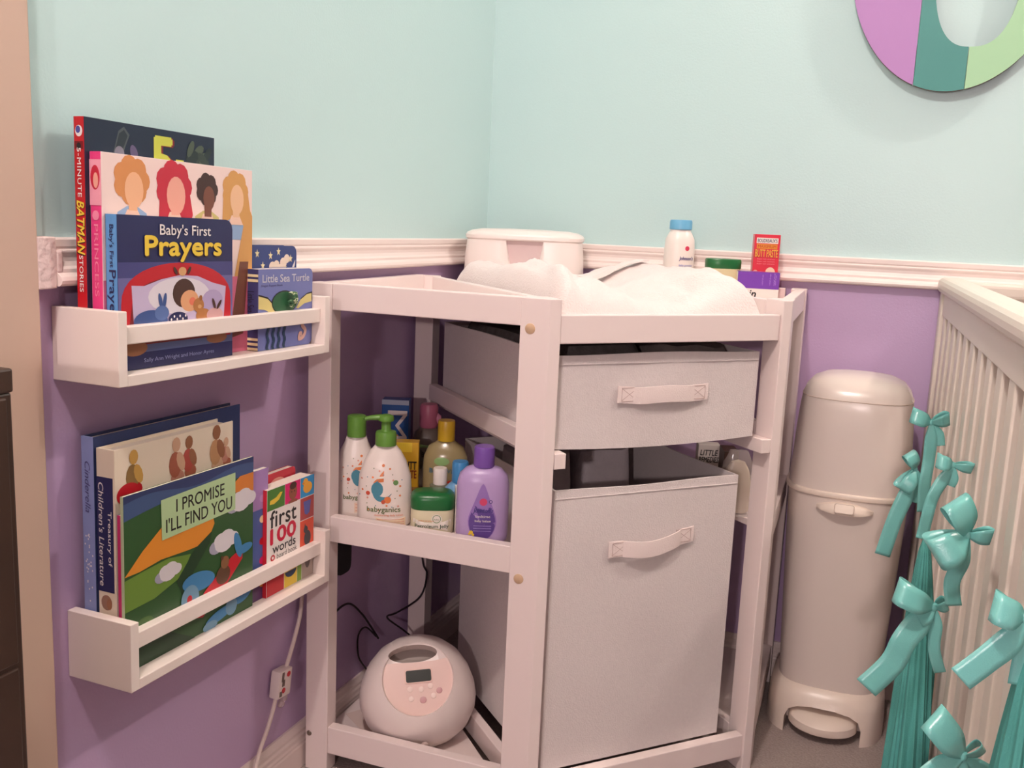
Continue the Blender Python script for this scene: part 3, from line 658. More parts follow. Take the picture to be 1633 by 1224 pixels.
def moon_art(b, x, z, k):
    P = [(x+.013*k*math.cos(a), z+.016*k*math.sin(a)) for a in [R(d) for d in range(100, 341, 15)]]+[(x+.004*k+.0135*k*math.cos(a), z+.004*k+.013*k*math.sin(a)) for a in [R(d) for d in range(325, 119, -15)]]
    n = len(P)//2; v = [b.on(px, pz, 2) for px, pz in P]; b.mb.add(v, [(i, i+1, len(P)-2-i, len(P)-1-i) for i in range(n-1)], TEALI)
    b.dot(x-.006*k, z+.002*k, .0085*k, TEALI, 2, 1.25)
    b.decal([(x-.012*k, z+.011*k), (x+.003*k, z+.013*k), (x+.003*k, z+.029*k)], ORI, 3).decal([(x-.008*k, z+.0165*k), (x+.003*k, z+.018*k), (x+.003*k, z+.021*k), (x-.006*k, z+.020*k)], LBL, 4)
    b.dot(x+.009*k, z-.013*k, .005*k, ORI, 4, 1).dot(x+.003*k, z-.016*k, .003*k, C_('ink_rust', (200, 90, 60)), 5)
    for q in range(26):
        a = q/26*6.28; rr = (.022+.005*(q % 3))*k
        b.dot(x+rr*math.cos(a), z+rr*1.05*math.sin(a), (.0008+.0007*(q % 2))*k, [GTX, ORI, TEALI, PKI][q % 4], 2, n=7)
    b.dot(x+.020*k, z+.012*k, .0037*k, C_('ink_green', (110, 150, 90)), 3); b.dot(x+.002*k, z+.036*k, .0022*k, ORI, 3, n=9); b.dot(x-.019*k, z-.004*k, .003*k, C_('ink_red', (206, 84, 60)), 3)
PR = [(.030, 0), (.0335, .003), (.0345, .012), (.0345, .055), (.0325, .085), (.026, .108), (.019, .122), (.0165, .130), (.015, .133), (.0, .133)]
b = Bottle('lotion_bottle', 'white baby wash bottle with a plain green flip cap, leftmost on the middle shelf', 'bottle', .060, -.628, ZS, PR, WB, .98, .62, 2.3)
moon_art(b, .008, .068, .95); b.text('babyganics', .004, .034, .044, .009, GTX, bold=.02); b.decal([(.0, .009), (.022, .009), (.022, .026), (.0, .026)], C_('label_cream', (236, 210, 186)), 2)
for q in range(3): b.decal([(.002, .012+q*.005), (.02, .012+q*.005), (.02, .0135+q*.005), (.002, .0135+q*.005)], PKI, 3)
b.cap([(.0152, .131), (.0152, .160), (.0148, .1635), (.0125, .165), (0, .165)], GREENC, e=2.2); b.done()
PR2 = [(.037, 0), (.0415, .003), (.0428, .012), (.0428, .045), (.0405, .080), (.033, .103), (.024, .119), (.018, .126), (.016, .129), (0, .129)]
b = Bottle('lotion_bottle', 'white baby lotion bottle with a green pump head, second from left on the shelf', 'bottle', .1235, -.645, ZS, PR2, WB, 1, .60, 2.3)
moon_art(b, -.004, .060, 1.1); b.text('babyganics', .0, .029, .052, .0105, GTX, bold=.02); b.text('moisturizing daily lotion', .008, .0205, .044, .0042, ORI); b.decal([(-.012, .003), (.034, .003), (.034, .017), (-.012, .017)], C_('label_pale', (240, 216, 186)), 2)
for q in range(3): b.decal([(-.01, .005+q*.0042), (.032, .005+q*.0042), (.032, .0062+q*.0042), (-.01, .0062+q*.0042)], PKI, 3)
pm = MB().lathe([(.0165, .128), (.0165, .146), (.0155, .1495), (.0085, .151), (.0075, .1525), (.0075, .166), (0, .166)], GREENC)
pm.lathe([(.006, .165), (.0115, .1665), (.0125, .170), (.011, .1745), (.006, .1765), (0, .177)], GREENC)
pm.loft([[(x, wy*math.cos(a), z+hz*math.sin(a)) for a in [2*PI*i/12 for i in range(12)]] for x, wy, z, hz in ((.006, .006, .171, .0052), (-.010, .0058, .1715, .0050), (-.024, .0048, .1705, .0040), (-.033, .0040, .1685, .0034), (-.0345, .002, .168, .002))], GREENC)
pm.build('pump_head', b.o, False); b.done()
# petroleum jelly jar
PJ = [(.030, 0), (.0325, .002), (.0335, .010), (.0335, .038), (.0325, .041), (0, .041)]
b = Bottle('jelly_jar', 'squat cream petroleum jelly jar with a dark green lid, in front on the middle shelf', 'jar', .206, -.6405, ZS, PJ, mat('cream_jar_plastic', (220, 212, 178), .35), 1, .78, 3.2)
b.decal([(-.029, .006), (.029, .006), (.029, .026), (-.029, .026)], LBL, 1); b.dot(.007, .026, .0085, LBL, 2); b.dot(.007, .027, .0065, C_('ink_green', (110, 150, 90)), 3); b.dot(.007, .027, .0055, LBL, 4); b.text('baby', .007, .026, .008, .0035, GTX, 5)
b.text('Petroleum Jelly', .0, .0145, .052, .007, C_('ink_forest', (50, 80, 50)), 3, bold=.015); b.text('soothes and protects', -.009, .0235, .024, .0032, ORI, 3)
b.cap([(.0338, .040), (.0345, .042), (.0345, .055), (.033, .060), (.029, .0635), (.02, .0655), (0, .066)], mat('dark_green_plastic', (30, 104, 52), .3), 'lid', 1, .78, 3.2); b.done()
b = Bottle('small_bottle', 'small bottle with a white cap, behind the green lidded jar', 'bottle', .1905, -.585, ZS, [(.016, 0), (.0185, .002), (.019, .05), (.016, .058), (.010, .061), (0, .061)], mat('olive_bottle', (112, 112, 92), .3), 1, .9, 2)
b.cap([(.0112, .060), (.0115, .084), (.0105, .0865), (0, .087)], WB); b.done()
# purple lotion
PP = [(.034, 0), (.0385, .003), (.040, .012), (.040, .060), (.0395, .090), (.036, .104), (.027, .113), (.016, .1165), (0, .1165)]
b = Bottle('lotion_bottle', 'purple baby lotion bottle with a violet cap, rightmost on the shelf', 'bottle', .2905, -.6405, ZS, PP, mat('lavender_plastic', (186, 160, 206), .3), 1, .58, 2.5, rz=24)
DP = []
for i in range(28):
    a = 2*PI*i/28; k = max(0, math.sin(a)); DP.append((.0215*math.cos(a)*(1-.45*k**2), .036+.030*math.sin(a)+.028*k**3))
b.decal(DP, C_('drop_violet', (150, 118, 186)), 1); b.decal([(x*.93, (z-.04)*.93+.0385) for x, z in DP if z < .058]+[(.012, .058), (0, .054), (-.012, .060)], C_('drop_deep', (92, 66, 140)), 2)
b.dot(.001, .066, .0058, C_('ink_rose', (212, 70, 110)), 3); b.text("Johnson's", .001, .052, .030, .009, C_('drop_ink', (60, 50, 120)), 4, bold=.03, shear=.2)
b.text('bedtime', .001, .0435, .022, .004, LBL, 4); b.text('baby lotion', .001, .036, .024, .0045, LBL, 4, bold=.01)
for q in range(3): b.decal([(-.013, .028-q*.004), (.014, .028-q*.004), (.014, .0292-q*.004), (-.013, .0292-q*.004)], C_('drop_pale', (150, 130, 190)), 4)
b.dot(-.016, .018, .003, YE, 4); b.dot(-.0185, .0155, .0018, YE, 5); b.dot(-.013, .0145, .002, YE, 5); b.dot(.012, .0665, .0028, C_('drop_ink', (60, 50, 120)), 3); b.dot(.012, .0665, .0018, C_('lavender_ink', (186, 160, 206)), 4)
b.text('15 fl oz', -.012, .0065, .01, .0032, C_('drop_ink', (60, 50, 120)), 3); b.text('new', .013, .006, .012, .004, C_('blue_ink', (70, 90, 190)), 3)
b.cap([(.0155, .1155), (.0158, .118), (.0158, .141), (.0150, .1455), (.013, .147), (0, .147)], mat('violet_plastic', (122, 84, 168), .3), e=2.2); b.done()
b = Bottle('small_bottle', 'small sky blue bottle with a blue cap, half hidden behind the purple lotion', 'bottle', .2285, -.5905, ZS, [(.022, 0), (.025, .003), (.0255, .045), (.0235, .060), (.016, .068), (.0125, .071), (0, .071)], mat('sky_blue_plastic', (110, 160, 200), .3), 1, .7, 2.4)
b.decal([(-.02, .008), (.02, .008), (.02, .044), (-.02, .044)], C_('slate_label', (62, 96, 112)), 1); b.text('baby', -.008, .028, .02, .006, LBL, 3)
b.cap([(.0128, .070), (.0132, .072), (.0132, .100), (.0120, .1035), (0, .104)], mat('bright_blue_plastic', (70, 140, 196), .3)); b.done()
# clear baby wash
PW = [(.032, 0), (.0365, .003), (.038, .012), (.038, .070), (.0365, .088), (.029, .105), (.0165, .113), (.014, .116), (0, .116)]
b = Bottle('wash_bottle', 'pale amber baby wash bottle with a yellow cap, at the back of the middle shelf', 'bottle', .1655, -.515, ZS, PW, mat('amber_liquid_plastic', (182, 164, 118), .2, trans=.25), 1, .6, 2.4, rz=22)
b.text('Baby Wash', .0, .066, .050, .010, C_('ink_bluegreen', (60, 110, 130)), 3, bold=.02); b.dot(-.005, .083, .013, C_('ink_palegreen', (140, 176, 110)), 2, .55); b.dot(.012, .036, .0155, C_('red_blot', (190, 54, 40)), 2, 1.0)
b.cap([(.0142, .115), (.0145, .118), (.0145, .146), (.0135, .149), (0, .150)], mat('yellow_plastic', (228, 186, 48), .3), e=2.2); b.done()
b = Bottle('spray_bottle', 'pink capped bottle at the back of the middle shelf, right of the blue box', 'bottle',   .092, -.436, ZS, [(.026, 0), (.029, .003), (.0295, .085), (.024, .105), (.014, .115), (0, .115)], mat('dusty_olive_plastic', (118, 104, 92), .35), 1, .7, 2.4, rz=22)
b.decal([(-.022, .03), (.026, .03), (.026, .088), (-.022, .088)], C_('dark_olive_label', (88, 82, 70)), 1); b.decal([(-.022, .078), (.026, .078), (.026, .088), (-.022, .088)], C_('ink_palegreen', (140, 176, 110)), 2); b.text('BABY LA', .008, .068, .034, .009, K, 3, bold=.02)
b.cap([(.0145, .114), (.0165, .118), (.0165, .150), (.014, .156), (0, .157)], mat('dusty_pink_plastic', (196, 110, 136), .4)); 
MB().loft([[(x, .006*math.cos(a)-.002, z+.010*math.sin(a)) for a in [2*PI*i/12 for i in range(12)]] for x, z in ((.010, .135), (.022, .126), (.028, .108), (.029, .09))], mat('pale_pink_plastic', (214, 140, 164), .4)).build('spray_trigger', b.o, False); b.done()
def carton(name, label, x, y, z, rz, sx, sy, h, mt, cat='box', group=None, bev=.0006, lean=0):
    o = thing(name, label, cat, M=Matrix.Translation((x, y, z)) @ Matrix.Rotation(R(rz), 4, 'Z') @ Matrix.Rotation(lean, 4, 'X'), group=group)
    mb = MB().box((-sx/2, -sy/2, 0), (sx/2, sy/2, h), mt, bev=bev, seg=1)
    return o, mb, frame((-sx/2, -sy/2-.0002, 0), (sx, 0, 0), (0, 0, h), (0, -.0001, 0))
o, mb, F = carton('carton', 'blue box with bold white lettering standing on end at the back of the middle shelf', .056, -.490, ZS, 20, .047, .028, .170, C_('carton_blue', (30, 86, 156), .3))
mb.rect(0, .95, 1, 1, C_('carton_pale', (170, 180, 200)), F, 1)
mb.text('MUM', .64, .50, 1.1, 1, WH, frame((-.013, -.0144, .166), (0, 0, -.16), (.034, 0, 0), (0, -.0001, 0)), 2, bold=.0); mb.ell(.52, .60, .16, .05, OR, F, 3); mb.ell(.50, .62, .08, .03, YE, F, 4)
mb.build('box', o, False)
o, mb, F = carton('carton', 'gold carton with dark lettering behind the white pump bottle', .112, -.552, ZS, 24, .040, .026, .114, mat('gold_card', (206, 158, 40), .3, .6))
mb.rect(0, .86, .72, 1, YE, F, 1); mb.text('BUTT', .62, .66, .6, .12, K, F, 2, bold=.03); mb.text('PASTE', .62, .53, .6, .12, C_('ink_maroon', (120, 40, 30)), F, 2, bold=.03); mb.rect(.0, .05, 1, .34, C_('dull_gold', (150, 110, 60)), F, 1)
mb.build('box', o, False)
o, mb, F = carton('carton', 'narrow white carton wedged between the blue bottle and the purple lotion', .2455, -.6265, ZS, 30, .014, .022, .073, C_('carton_white', (232, 222, 214)))
mb.rect(.2, .1, .8, .5, C_('slate_label', (62, 96, 112)), F, 1); mb.build('box', o, False)
# right side shelf
o, mb, F = carton('carton', 'small white carton with black lettering on the right side shelf behind the bins', .5475, -.190, ZS, 20, .040, .026, .093, C_('carton_white', (232, 222, 214)))
mb.text('LITTLE', .5, .84, .8, .11, K, F, 2, bold=.02, shear=.15); mb.text('REMEDIES', .5, .70, .9, .11, K, F, 2, bold=.02, shear=.15); mb.rect(.1, .1, .9, .5, C_('carton_grey', (170, 160, 160)), F, 1); mb.build('box', o, False)
o, mb, F = carton('carton', 'dark brown carton beside the small white carton on the right side shelf', .590, -.215, ZS, 20, .026, .05, .094, C_('carton_brown', (74, 52, 44))); mb.build('box', o, False)
bag = thing('plastic_bag', 'clear plastic bag with a pale pad on the right side shelf by the post', 'bag', (.619, -.30, ZS), R(20))
rings = []
for k in range(11):
    v = k/10; ww = .034*(1-.55*max(0, v-.55)/.45); dd = .020*(1-.8*v**2)+.003
    rings.append([(ww*math.copysign(abs(math.cos(a))**.6, math.cos(a))+.004*noise.noise(Vector((k*.7, i*.5, 1))), dd*math.sin(a)+.003*noise.noise(Vector((k*.9, i*.6, 4))), v*.112+.002*noise.noise(Vector((i*.7, k, 9)))) for i, a in enumerate([2*PI*j/24 for j in range(24)])])
MB().loft(rings, mat('clear_film', (236, 226, 220), .12, .9, alpha=.30)).build('bag_film', bag, False)
MB().lathe([(.020, .003), (.026, .008), (.026, .05), (.020, .078), (.012, .092), (0, .096)], mat('pale_pad', (222, 204, 180), .6), None, 24, 1, .5, 2.6).build('pad', bag, False)

# ------------------------------------------------------------------ on the table top
ZTOP = .7668
def apply_bool(o, cutters):
    for x in [o]+cutters:
        bm = bmesh.new(); bm.from_mesh(x.data); bmesh.ops.remove_doubles(bm, verts=bm.verts[:], dist=2e-5); bmesh.ops.dissolve_degenerate(bm, edges=bm.edges[:], dist=1e-6)
        seen = {}; dead = []
        for f in bm.faces:
            k = tuple(sorted(v.index for v in f.verts))
            if k in seen: dead.append(f)
            seen[k] = 1
        bmesh.ops.delete(bm, geom=dead, context='FACES_ONLY'); bmesh.ops.recalc_face_normals(bm, faces=bm.faces[:]); bm.to_mesh(x.data); bm.free()
    for c in cutters:
        m = o.modifiers.new('cut', 'BOOLEAN'); m.operation = 'DIFFERENCE'; m.object = c; m.solver = 'EXACT'
    dg = bpy.context.evaluated_depsgraph_get(); me = bpy.data.meshes.new_from_object(o.evaluated_get(dg), depsgraph=dg)
    old = o.data; o.modifiers.clear(); o.data = me; me.name = old.name; bpy.data.meshes.remove(old)
    for c in cutters: me_ = c.data; bpy.data.objects.remove(c); bpy.data.meshes.remove(me_)
tub = thing('wipes_warmer', 'white lidded wipes warmer tub in the corner of the changing table top', 'wipes tub', (.142, -.128, ZTOP), R(15))
sw = .118
body = MB().lathe([(sw*.93, 0), (sw*.985, .004), (sw, .016), (sw*.985, .064), (sw*.955, .094), (sw*.94, .095), (0, .095)], PLASTIC, None, 64, 1, .66, 5).build('body', tub, False)
REC = [(-.038, .101), (-.035, .080), (-.031, .058), (-.027, .045), (-.018, .034), (-.008, .031), (.008, .031), (.018, .034), (.027, .045), (.031, .058), (.035, .080), (.038, .101)]
cut = MB().loft([[(x*k, y, z) for x, z in REC] for k, y in ((1.0, -.13), (.98, -.064))], PLASTIC, Matrix.Translation((.006, 0, 0))).build('cutter', tub, False)
apply_bool(body, [cut])
MB().lathe([(sw*.955, .0945), (sw*.985, .097), (sw*.99, .103), (sw*.96, .108), (sw*.88, .1125), (sw*.72, .1155), (sw*.3, .117), (0, .1172)], PLASTIC, None, 64, 1, .66, 4.5).build('lid', tub, False)
MB().poly([(x*.96, min(z, .0945)) for x, z in REC], mat('tub_recess_shade', (218, 192, 190), .4), frame((.006, -.0645, 0), (1, 0, 0), (0, 0, 1), (0, -1, 0)), 0.0).build('recess_shade_panel', tub, False)  # darker plate, paints the shade inside the front recess
PB = [(.025, 0), (.028, .002), (.0295, .010), (.0295, .091), (.028, .111), (.022, .123), (.0195, .1265), (.0195, .130), (0, .130)]
b = Bottle('powder_bottle', 'white baby powder bottle with a light blue lid, behind the changing pad', 'bottle', .440, -.065, ZTOP, PB, WB, 1.0, .8, 2.3, rz=18)
b.dot(.013, .094, .0042, C_('ink_rose_red', (214, 64, 92)), 2, 1.1); b.text("Johnson's", .012, .074, .027, .009, C_('drop_ink', (60, 50, 120)), 3, bold=.03, shear=.2); b.text('baby powder', .012, .061, .026, .005, C_('blue_ink', (70, 90, 190)), 3)
b.cap([(.020, .129), (.0218, .1305), (.0218, .144), (.0205, .148), (0, .1485)], mat('light_blue_plastic', (112, 178, 214), .3), 'lid', 1, .88, 2); b.done()
b = Bottle('jelly_jar', 'jar with a green lid, half hidden behind the changing pad', 'jar', .530, -.085, ZTOP, [(.030, 0), (.032, .002), (.0325, .061), (0, .061)], mat('pale_amber_jar', (216, 200, 160), .35), 1, .8, 3, rz=18)
b.cap([(.0325, .0605), (.0335, .062), (.0335, .076), (.032, .0785), (0, .079)], mat('dark_green_plastic', (30, 104, 52), .3), 'lid', 1, .8, 3); b.done()
o, mb, F = carton('carton', 'red and orange carton of ointment, standing behind the purple box by the rail', .604, -.062, ZTOP, 14, .047, .032, .1275, C_('carton_red', (222, 50, 70), .3))
mb.rect(.08, .87, .92, .95, C_('label_white', (238, 230, 218)), F, 1); mb.text("BOUDREAUX'S", .5, .91, .76, .05, NV, F, 2, bold=.02)
mb.rect(.1, .79, .9, .86, OR, F, 1); mb.text('MAXIMUM', .5, .825, .7, .04, RD, F, 2)
mb.text('BUTT PASTE', .5, .72, .9, .11, C_('dark_red', (116, 12, 22)), F, 2, bold=.03); mb.text('BUTT PASTE', .5, .725, .88, .11, C_('paste_yellow', (244, 176, 70)), F, 3, bold=.02)
for z in (.64, .605, .57): mb.text('diaper rash ointment', .5, z, .7, .022, C_('carton_pink', (246, 160, 160)), F, 2)
mb.ell(.70, .45, .19, .075, C_('badge_cream', (246, 214, 186)), F, 2); mb.ell(.12, .44, .1, .04, C_('badge_peach', (240, 176, 160)), F, 2); mb.ell(.32, .41, .13, .05, C_('badge_peach', (240, 176, 160)), F, 2)
mb.build('box', o, False)
o, mb, F = carton('carton', 'purple and white box lying on the table top beside the changing pad', .602, -.124, ZTOP, 12, .074, .040, .0590, C_('carton_white', (232, 222, 214)))
mb.rect(0, .50, 1, 1, C_('carton_purple', (116, 56, 168), .3), F, 1); mb.text('in', .38, .33, .17, .22, K, F, 2, bold=.04, shear=.2)
for x, hh in ((.62, .3), (.80, .34), (.90, .38), (.93, .3)): mb.text('relief drops', .5, .5, 1, 1, C_('carton_lilac', (190, 150, 220)), frame((-.037+.074*x, -.0204, .059*.62), (0, 0, .001*hh*62), (-.003, 0, 0), (0, -.0001, 0)), 2)
mb.box((-.037, -.02, .0591), (.037, .02, .0593), C_('carton_purple', (116, 56, 168), .3)); mb.build('box', o, False)

# ------------------------------------------------------------------ breast pump on the bottom shelf
PC = Vector((.164, -.590, .0424)); pump = thing('breast_pump', 'egg shaped white breast pump with a pinkish control face on the bottom shelf', 'breast pump', PC)
PF = [(.045, 0), (.060, .001), (.074, .008), (.089, .025), (.0985, .05), (.0995, .068), (.096, .088), (.086, .112), (.070, .134), (.050, .149), (.026, .159), (.010, .1625), (0, .163)]
body = MB().lathe([(r*.98, z) for r, z in PF], PLASTIC, None, 64).build('body', pump, False)
nf = Vector((.36, -.72, .62)).normalized(); rx = Vector((0, 0, 1)).cross(nf).normalized(); ry = nf.cross(rx)
rx2 = (rx*math.cos(.10)+ry*math.sin(.10)); ry2 = nf.cross(rx2)
c0 = Vector((0, 0, .080))
def FM(d, dx=0, dy=0): return frame(c0+nf*d+rx2*dx+ry2*dy, rx2, ry2, nf)
def ellring(rx_, ry_, cx=0, cy=0, n=48): return [(cx+rx_*math.cos(2*PI*i/n), cy+ry_*math.sin(2*PI*i/n)) for i in range(n)]
c1 = MB().loft([[(x*k, y*k, d) for x, y in ellring(.057, .059)] for d, k in ((.058, .97), (.060, 1), (.12, 1.18))], PLASTIC, FM(0)).build('cutter', pump, False)
c2 = MB().loft([[(x, y, d) for x, y in ellring(.040, .0145, -.006, .0405)] for d in (.022, .075)], PLASTIC, FM(0)).build('cutter', pump, False)
apply_bool(body, [c1, c2])
for p in body.data.polygons: p.use_smooth = True
body.data.set_sharp_from_angle(angle=R(50))
FACE = mat('blush_face_plastic', (228, 194, 184), .3)
P = []
for i in range(61):
    a = R(152+236*i/60); P.append((.0565*math.cos(a), .0585*math.sin(a)))
P += [(.048, .029), (.03, .0265), (.0, .0262), (-.03, .0275)]
MB().prism(P, .0582, .0592, FACE, FM(0)).build('control_face', pump, False)
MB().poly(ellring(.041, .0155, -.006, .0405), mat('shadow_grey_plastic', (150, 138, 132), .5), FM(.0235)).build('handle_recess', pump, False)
sc = MB(); SP = []
for cx, cy, a0 in ((.0175, .0065, 0), (-.0175, .0065, 90), (-.0175, -.0065, 180), (.0175, -.0065, 270)):
    for k in range(5): SP.append((cx+.003*math.cos(R(a0+22.5*k)), cy+.003*math.sin(R(a0+22.5*k))))
sc.prism([(x*1.12+.001, y*1.2) for x, y in SP], .0590, .0604, mat('face_bezel', (228, 190, 176), .3), FM(0, .0, .004)); sc.prism(SP, .0600, .0608, mat('dark_lcd', (30, 36, 32), .15), FM(0, .001, .004)); sc.build('display', pump, False)
for x, y, r, c in ((-.014, -.016, .0045, 0), (.004, -.0175, .0045, 0), (.019, -.0135, .0045, 0), (-.013, -.031, .0045, 0), (.006, -.034, .0055, 1), (.023, -.029, .0045, 0), (.033, -.0215, .0050, 1)):
    MB().lathe([(r, .0590), (r*.95, .0599), (r*.7, .0601), (0, .0602)], [mat('pale_button', (238, 212, 202), .35), mat('mauve_button', (196, 144, 146), .35)][c], FM(0, x, y), 18).build('button', pump, False)
dk = MB(); dk.lathe([(.0062, -.004), (.0062, .0006), (.0052, .0012), (.0045, .0004), (0, .0004)], mat('jack_plastic', (214, 192, 184), .3), frame((.055, -.0785, .0245), Vector((.82, .57, 0)), Vector((.18, -.25, .95)), Vector((.55, -.78, -.3)).normalized()), 18); dk.build('tube_port', pump, False)
# black leads on the wall behind it
LEAD = mat('black_cable', (36, 28, 34), .5)
tag(MB().tube(smooth_path([(.012, -.640, .208), (.008, -.600, .226), (.007, -.556, .224), (.008, -.515, .19), (.010, -.480, .148), (.012, -.460, .121)], 7), .0019, LEAD).build('cable'), 'thin black lead arching along the lilac wall left of the pump', 'cable')
tag(MB().tube(smooth_path([(.012, -.468, .128), (.008, -.500, .158), (.006, -.522, .150), (.006, -.520, .11), (.010, -.500, .078), (.020, -.480, .0445)], 7), .0016, LEAD).build('cable'), 'thin black lead dropping down the lilac wall to the bottom shelf', 'cable')
cbl = thing('power_lead', 'black power lead running down the corner post to the breast pump', 'cable', (.03, -.40, .06))
MB().tube(smooth_path([(.033, -.352, .41), (.036, -.350, .31), (.046, -.352, .24), (.052, -.346, .215), (.042, -.352, .17), (.020, -.402, .152), (.012, -.428, .150), (.030, -.395, .115), (.040, -.365, .085), (.052, -.372, .079), (.06, -.41, .090), (.072, -.470, .112)], 7), .0018, LEAD).build('cord', cbl)
MB().tube([(.072, -.470, .112), (.078, -.482, .116), (.084, -.495, .120)], [.004, .0042, .003], LEAD).build('plug', cbl)
pa = thing('paper_sheet', 'sheet of pale paper lying under the breast pump', 'paper', (.1, -.6, .042))
MB().prism([(.03, -.60), (.115, -.655), (.20, -.58), (.10, -.48)], .0421, .0424, mat('paper', (226, 204, 196), .8)).build('sheet', pa)
ad = thing('wall_adapter', 'black power adapter plugged into the wall behind the left post', 'adapter', (.0, -.615, .33))
rr = [[(.001+.034*k, -.618+dy*.024*(1-.12*k), .338+dz*.036*(1-.1*k)) for dy, dz in [(math.copysign(abs(math.cos(a))**.45, math.cos(a)), math.copysign(abs(math.sin(a))**.45, math.sin(a))) for a in [2*PI*i/28 for i in range(28)]]] for k in (0, .85, 1)]
MB().loft(rr, BLACK).build('body', ad); MB().tube(smooth_path([(.018, -.628, .305), (.014, -.632, .27), (.012, -.640, .235), (.012, -.640, .208)], 5), .0022, LEAD).build('cord', ad)
# white extension cord with a socket block on the lilac wall
ec = thing('extension_cord', 'white extension cord hanging down the lilac wall under the lower rack', 'cord', (.01, -.76, .2))
CORDW = mat('white_cord', (232, 214, 206), .45)
MB().tube(smooth_path([(.010, -.700, .345), (.010, -.704, .30), (.010, -.7085, .265), (.0105, -.722, .235), (.012, -.741, .205), (.013, -.752, .190)], 7), .0033, CORDW).build('cord', ec)
MB().tube(smooth_path([(.013, -.775, .158), (.012, -.783, .136), (.011, -.797, .108), (.013, -.818, .085), (.022, -.846, .062), (.028, -.88, .03), (.03, -.93, .006)], 7), .0033, CORDW).build('cord', ec)
EM = frame((.0035, -.764, .173), Vector((0, .86, -.08)).normalized(), Vector((0, .16, .98)).normalized(), (1, 0, 0))
sk = MB(); sk.box((-.0165, -.022, 0), (.0165, .022, .018), mat('socket_plastic', (238, 224, 218), .3), EM, bev=.003)
for x, y in ((.006, .013), (-.004, -.010)): sk.lathe([(.0042, .0178), (.0042, .0188), (0, .019)], mat('red_dot', (206, 34, 48), .4), EM @ Matrix.Translation((x, y, 0)), 16)
for x, y, w_, h_ in ((-.0085, .012, .0025, .007), (-.006, .002, .003, .005), (-.0105, -.014, .003, .004)): sk.box((x-w_, y-h_, .0176), (x+w_, y+h_, .0187), mat('slot_grey', (120, 100, 92), .5), EM)
sk.build('socket_block', ec)
cv = MB().box((.010, -.036, .001), (.021, .006, .011), mat('clear_cover', (226, 206, 200), .1, .9, alpha=.45), EM, bev=.002); cv.lathe([(.006, -.004), (.0062, 0), (.004, .003), (0, .003)], mat('clear_cover', (226, 206, 200), .1, .9, alpha=.45), EM @ Matrix.Translation((.013, -.040, .006)), 14); cv.build('plug_cover', ec)
MB().box((.0135, -.004, .0105), (.018, .012, .0145), mat('slot_grey', (120, 100, 92), .5), EM, bev=.001).build('plug_pin', ec)
# ------------------------------------------------------------------ diaper pail
pail = thing('diaper_pail', 'tall white diaper pail with a domed lid, between the changing table and the crib', 'diaper pail', (.796, -.128, 0))
EXP = 3.0
def ringp(rx_, ry_, z, n=56, e=EXP, cx=0, cy=0):
    return [(cx+rx_*math.copysign(abs(math.cos(a))**(2/e), math.cos(a)), cy+ry_*math.copysign(abs(math.sin(a))**(2/e), math.sin(a)), z) for a in [2*PI*i/n for i in range(n)]]
MB().loft([ringp(.088, .086, .055), ringp(.0895, .088, .10), ringp(.097, .095, .28), ringp(.1035, .100, .445), ringp(.1035, .100, .449)], PAILW).build('body', pail, False)
MB().loft([ringp(.1045, .101, .4475), ringp(.1075, .1035, .449), ringp(.1085, .1045, .453), ringp(.1075, .1035, .4565), ringp(.1045, .101, .458)], PAILT).build('rim', pail, False)
MB().loft([ringp(.1035, .100, .457), ringp(.1025, .099, .48), ringp(.0985, .0955, .56), ringp(.0955, .093, .600), ringp(.0935, .091, .616), ringp(.0885, .086, .632), ringp(.078, .076, .645), ringp(.060, .058, .6535), ringp(.035, .034, .6575), ringp(.012, .012, .6585)], PAILW).build('lid', pail, False)
# lid seam line
MB().loft([ringp(.0930, .0905, .6172), ringp(.0940, .0915, .6180), ringp(.0926, .0901, .6188)], mat('seam_grey', (190, 170, 156), .5), cap=False).build('lid_seam', pail, False)
# handle with a release button below the rim
hm = MB(); rings = []
for k in range(25):
    u = -1+2*k/24; x = .047*u; prot = .017*max(0, 1-u*u)**.55; yb = -.1010*(1-abs(x/.1035)**EXP)**(1/EXP)+.004
    zt = .4435-.009*u*u; zb = .4235+.004*u*u
    rings.append([(x, yb, zt), (x, yb-.004-prot*.55, zt-.002), (x, yb-.004-prot*.95, zt-.009), (x, yb-.004-prot, zb+.002), (x, yb-.004-prot*.97, zb), (x, yb, zb+.003)])
hm.loft(rings, PAILT); hnd = hm.build('handle', pail, False)
bt = MB(); SP2 = []
for cx, cy, a0 in ((.012, .0045, 0), (-.012, .0045, 90), (-.012, -.0045, 180), (.012, -.0045, 270)):
    for k in range(5): SP2.append((cx+.003*math.cos(R(a0+22.5*k)), cy+.003*math.sin(R(a0+22.5*k))))
BM_ = frame((0, -.1135, .4345), (1, 0, 0), Vector((0, -.50, .87)).normalized(), Vector((0, -.87, -.5)).normalized()); BM_ = frame((0, -.1150, .4345), (1, 0, 0), Vector((0, .42, .91)).normalized(), Vector((0, -.91, .42)).normalized())
bt.prism([(x*1.1, y*1.15) for x, y in SP2], -.004, .0022, mat('seam_grey', (190, 170, 156), .5), BM_); bt.prism(SP2, -.004, .0031, PAILT, BM_, bev=.0006); bt.build('release_button', hnd, False)
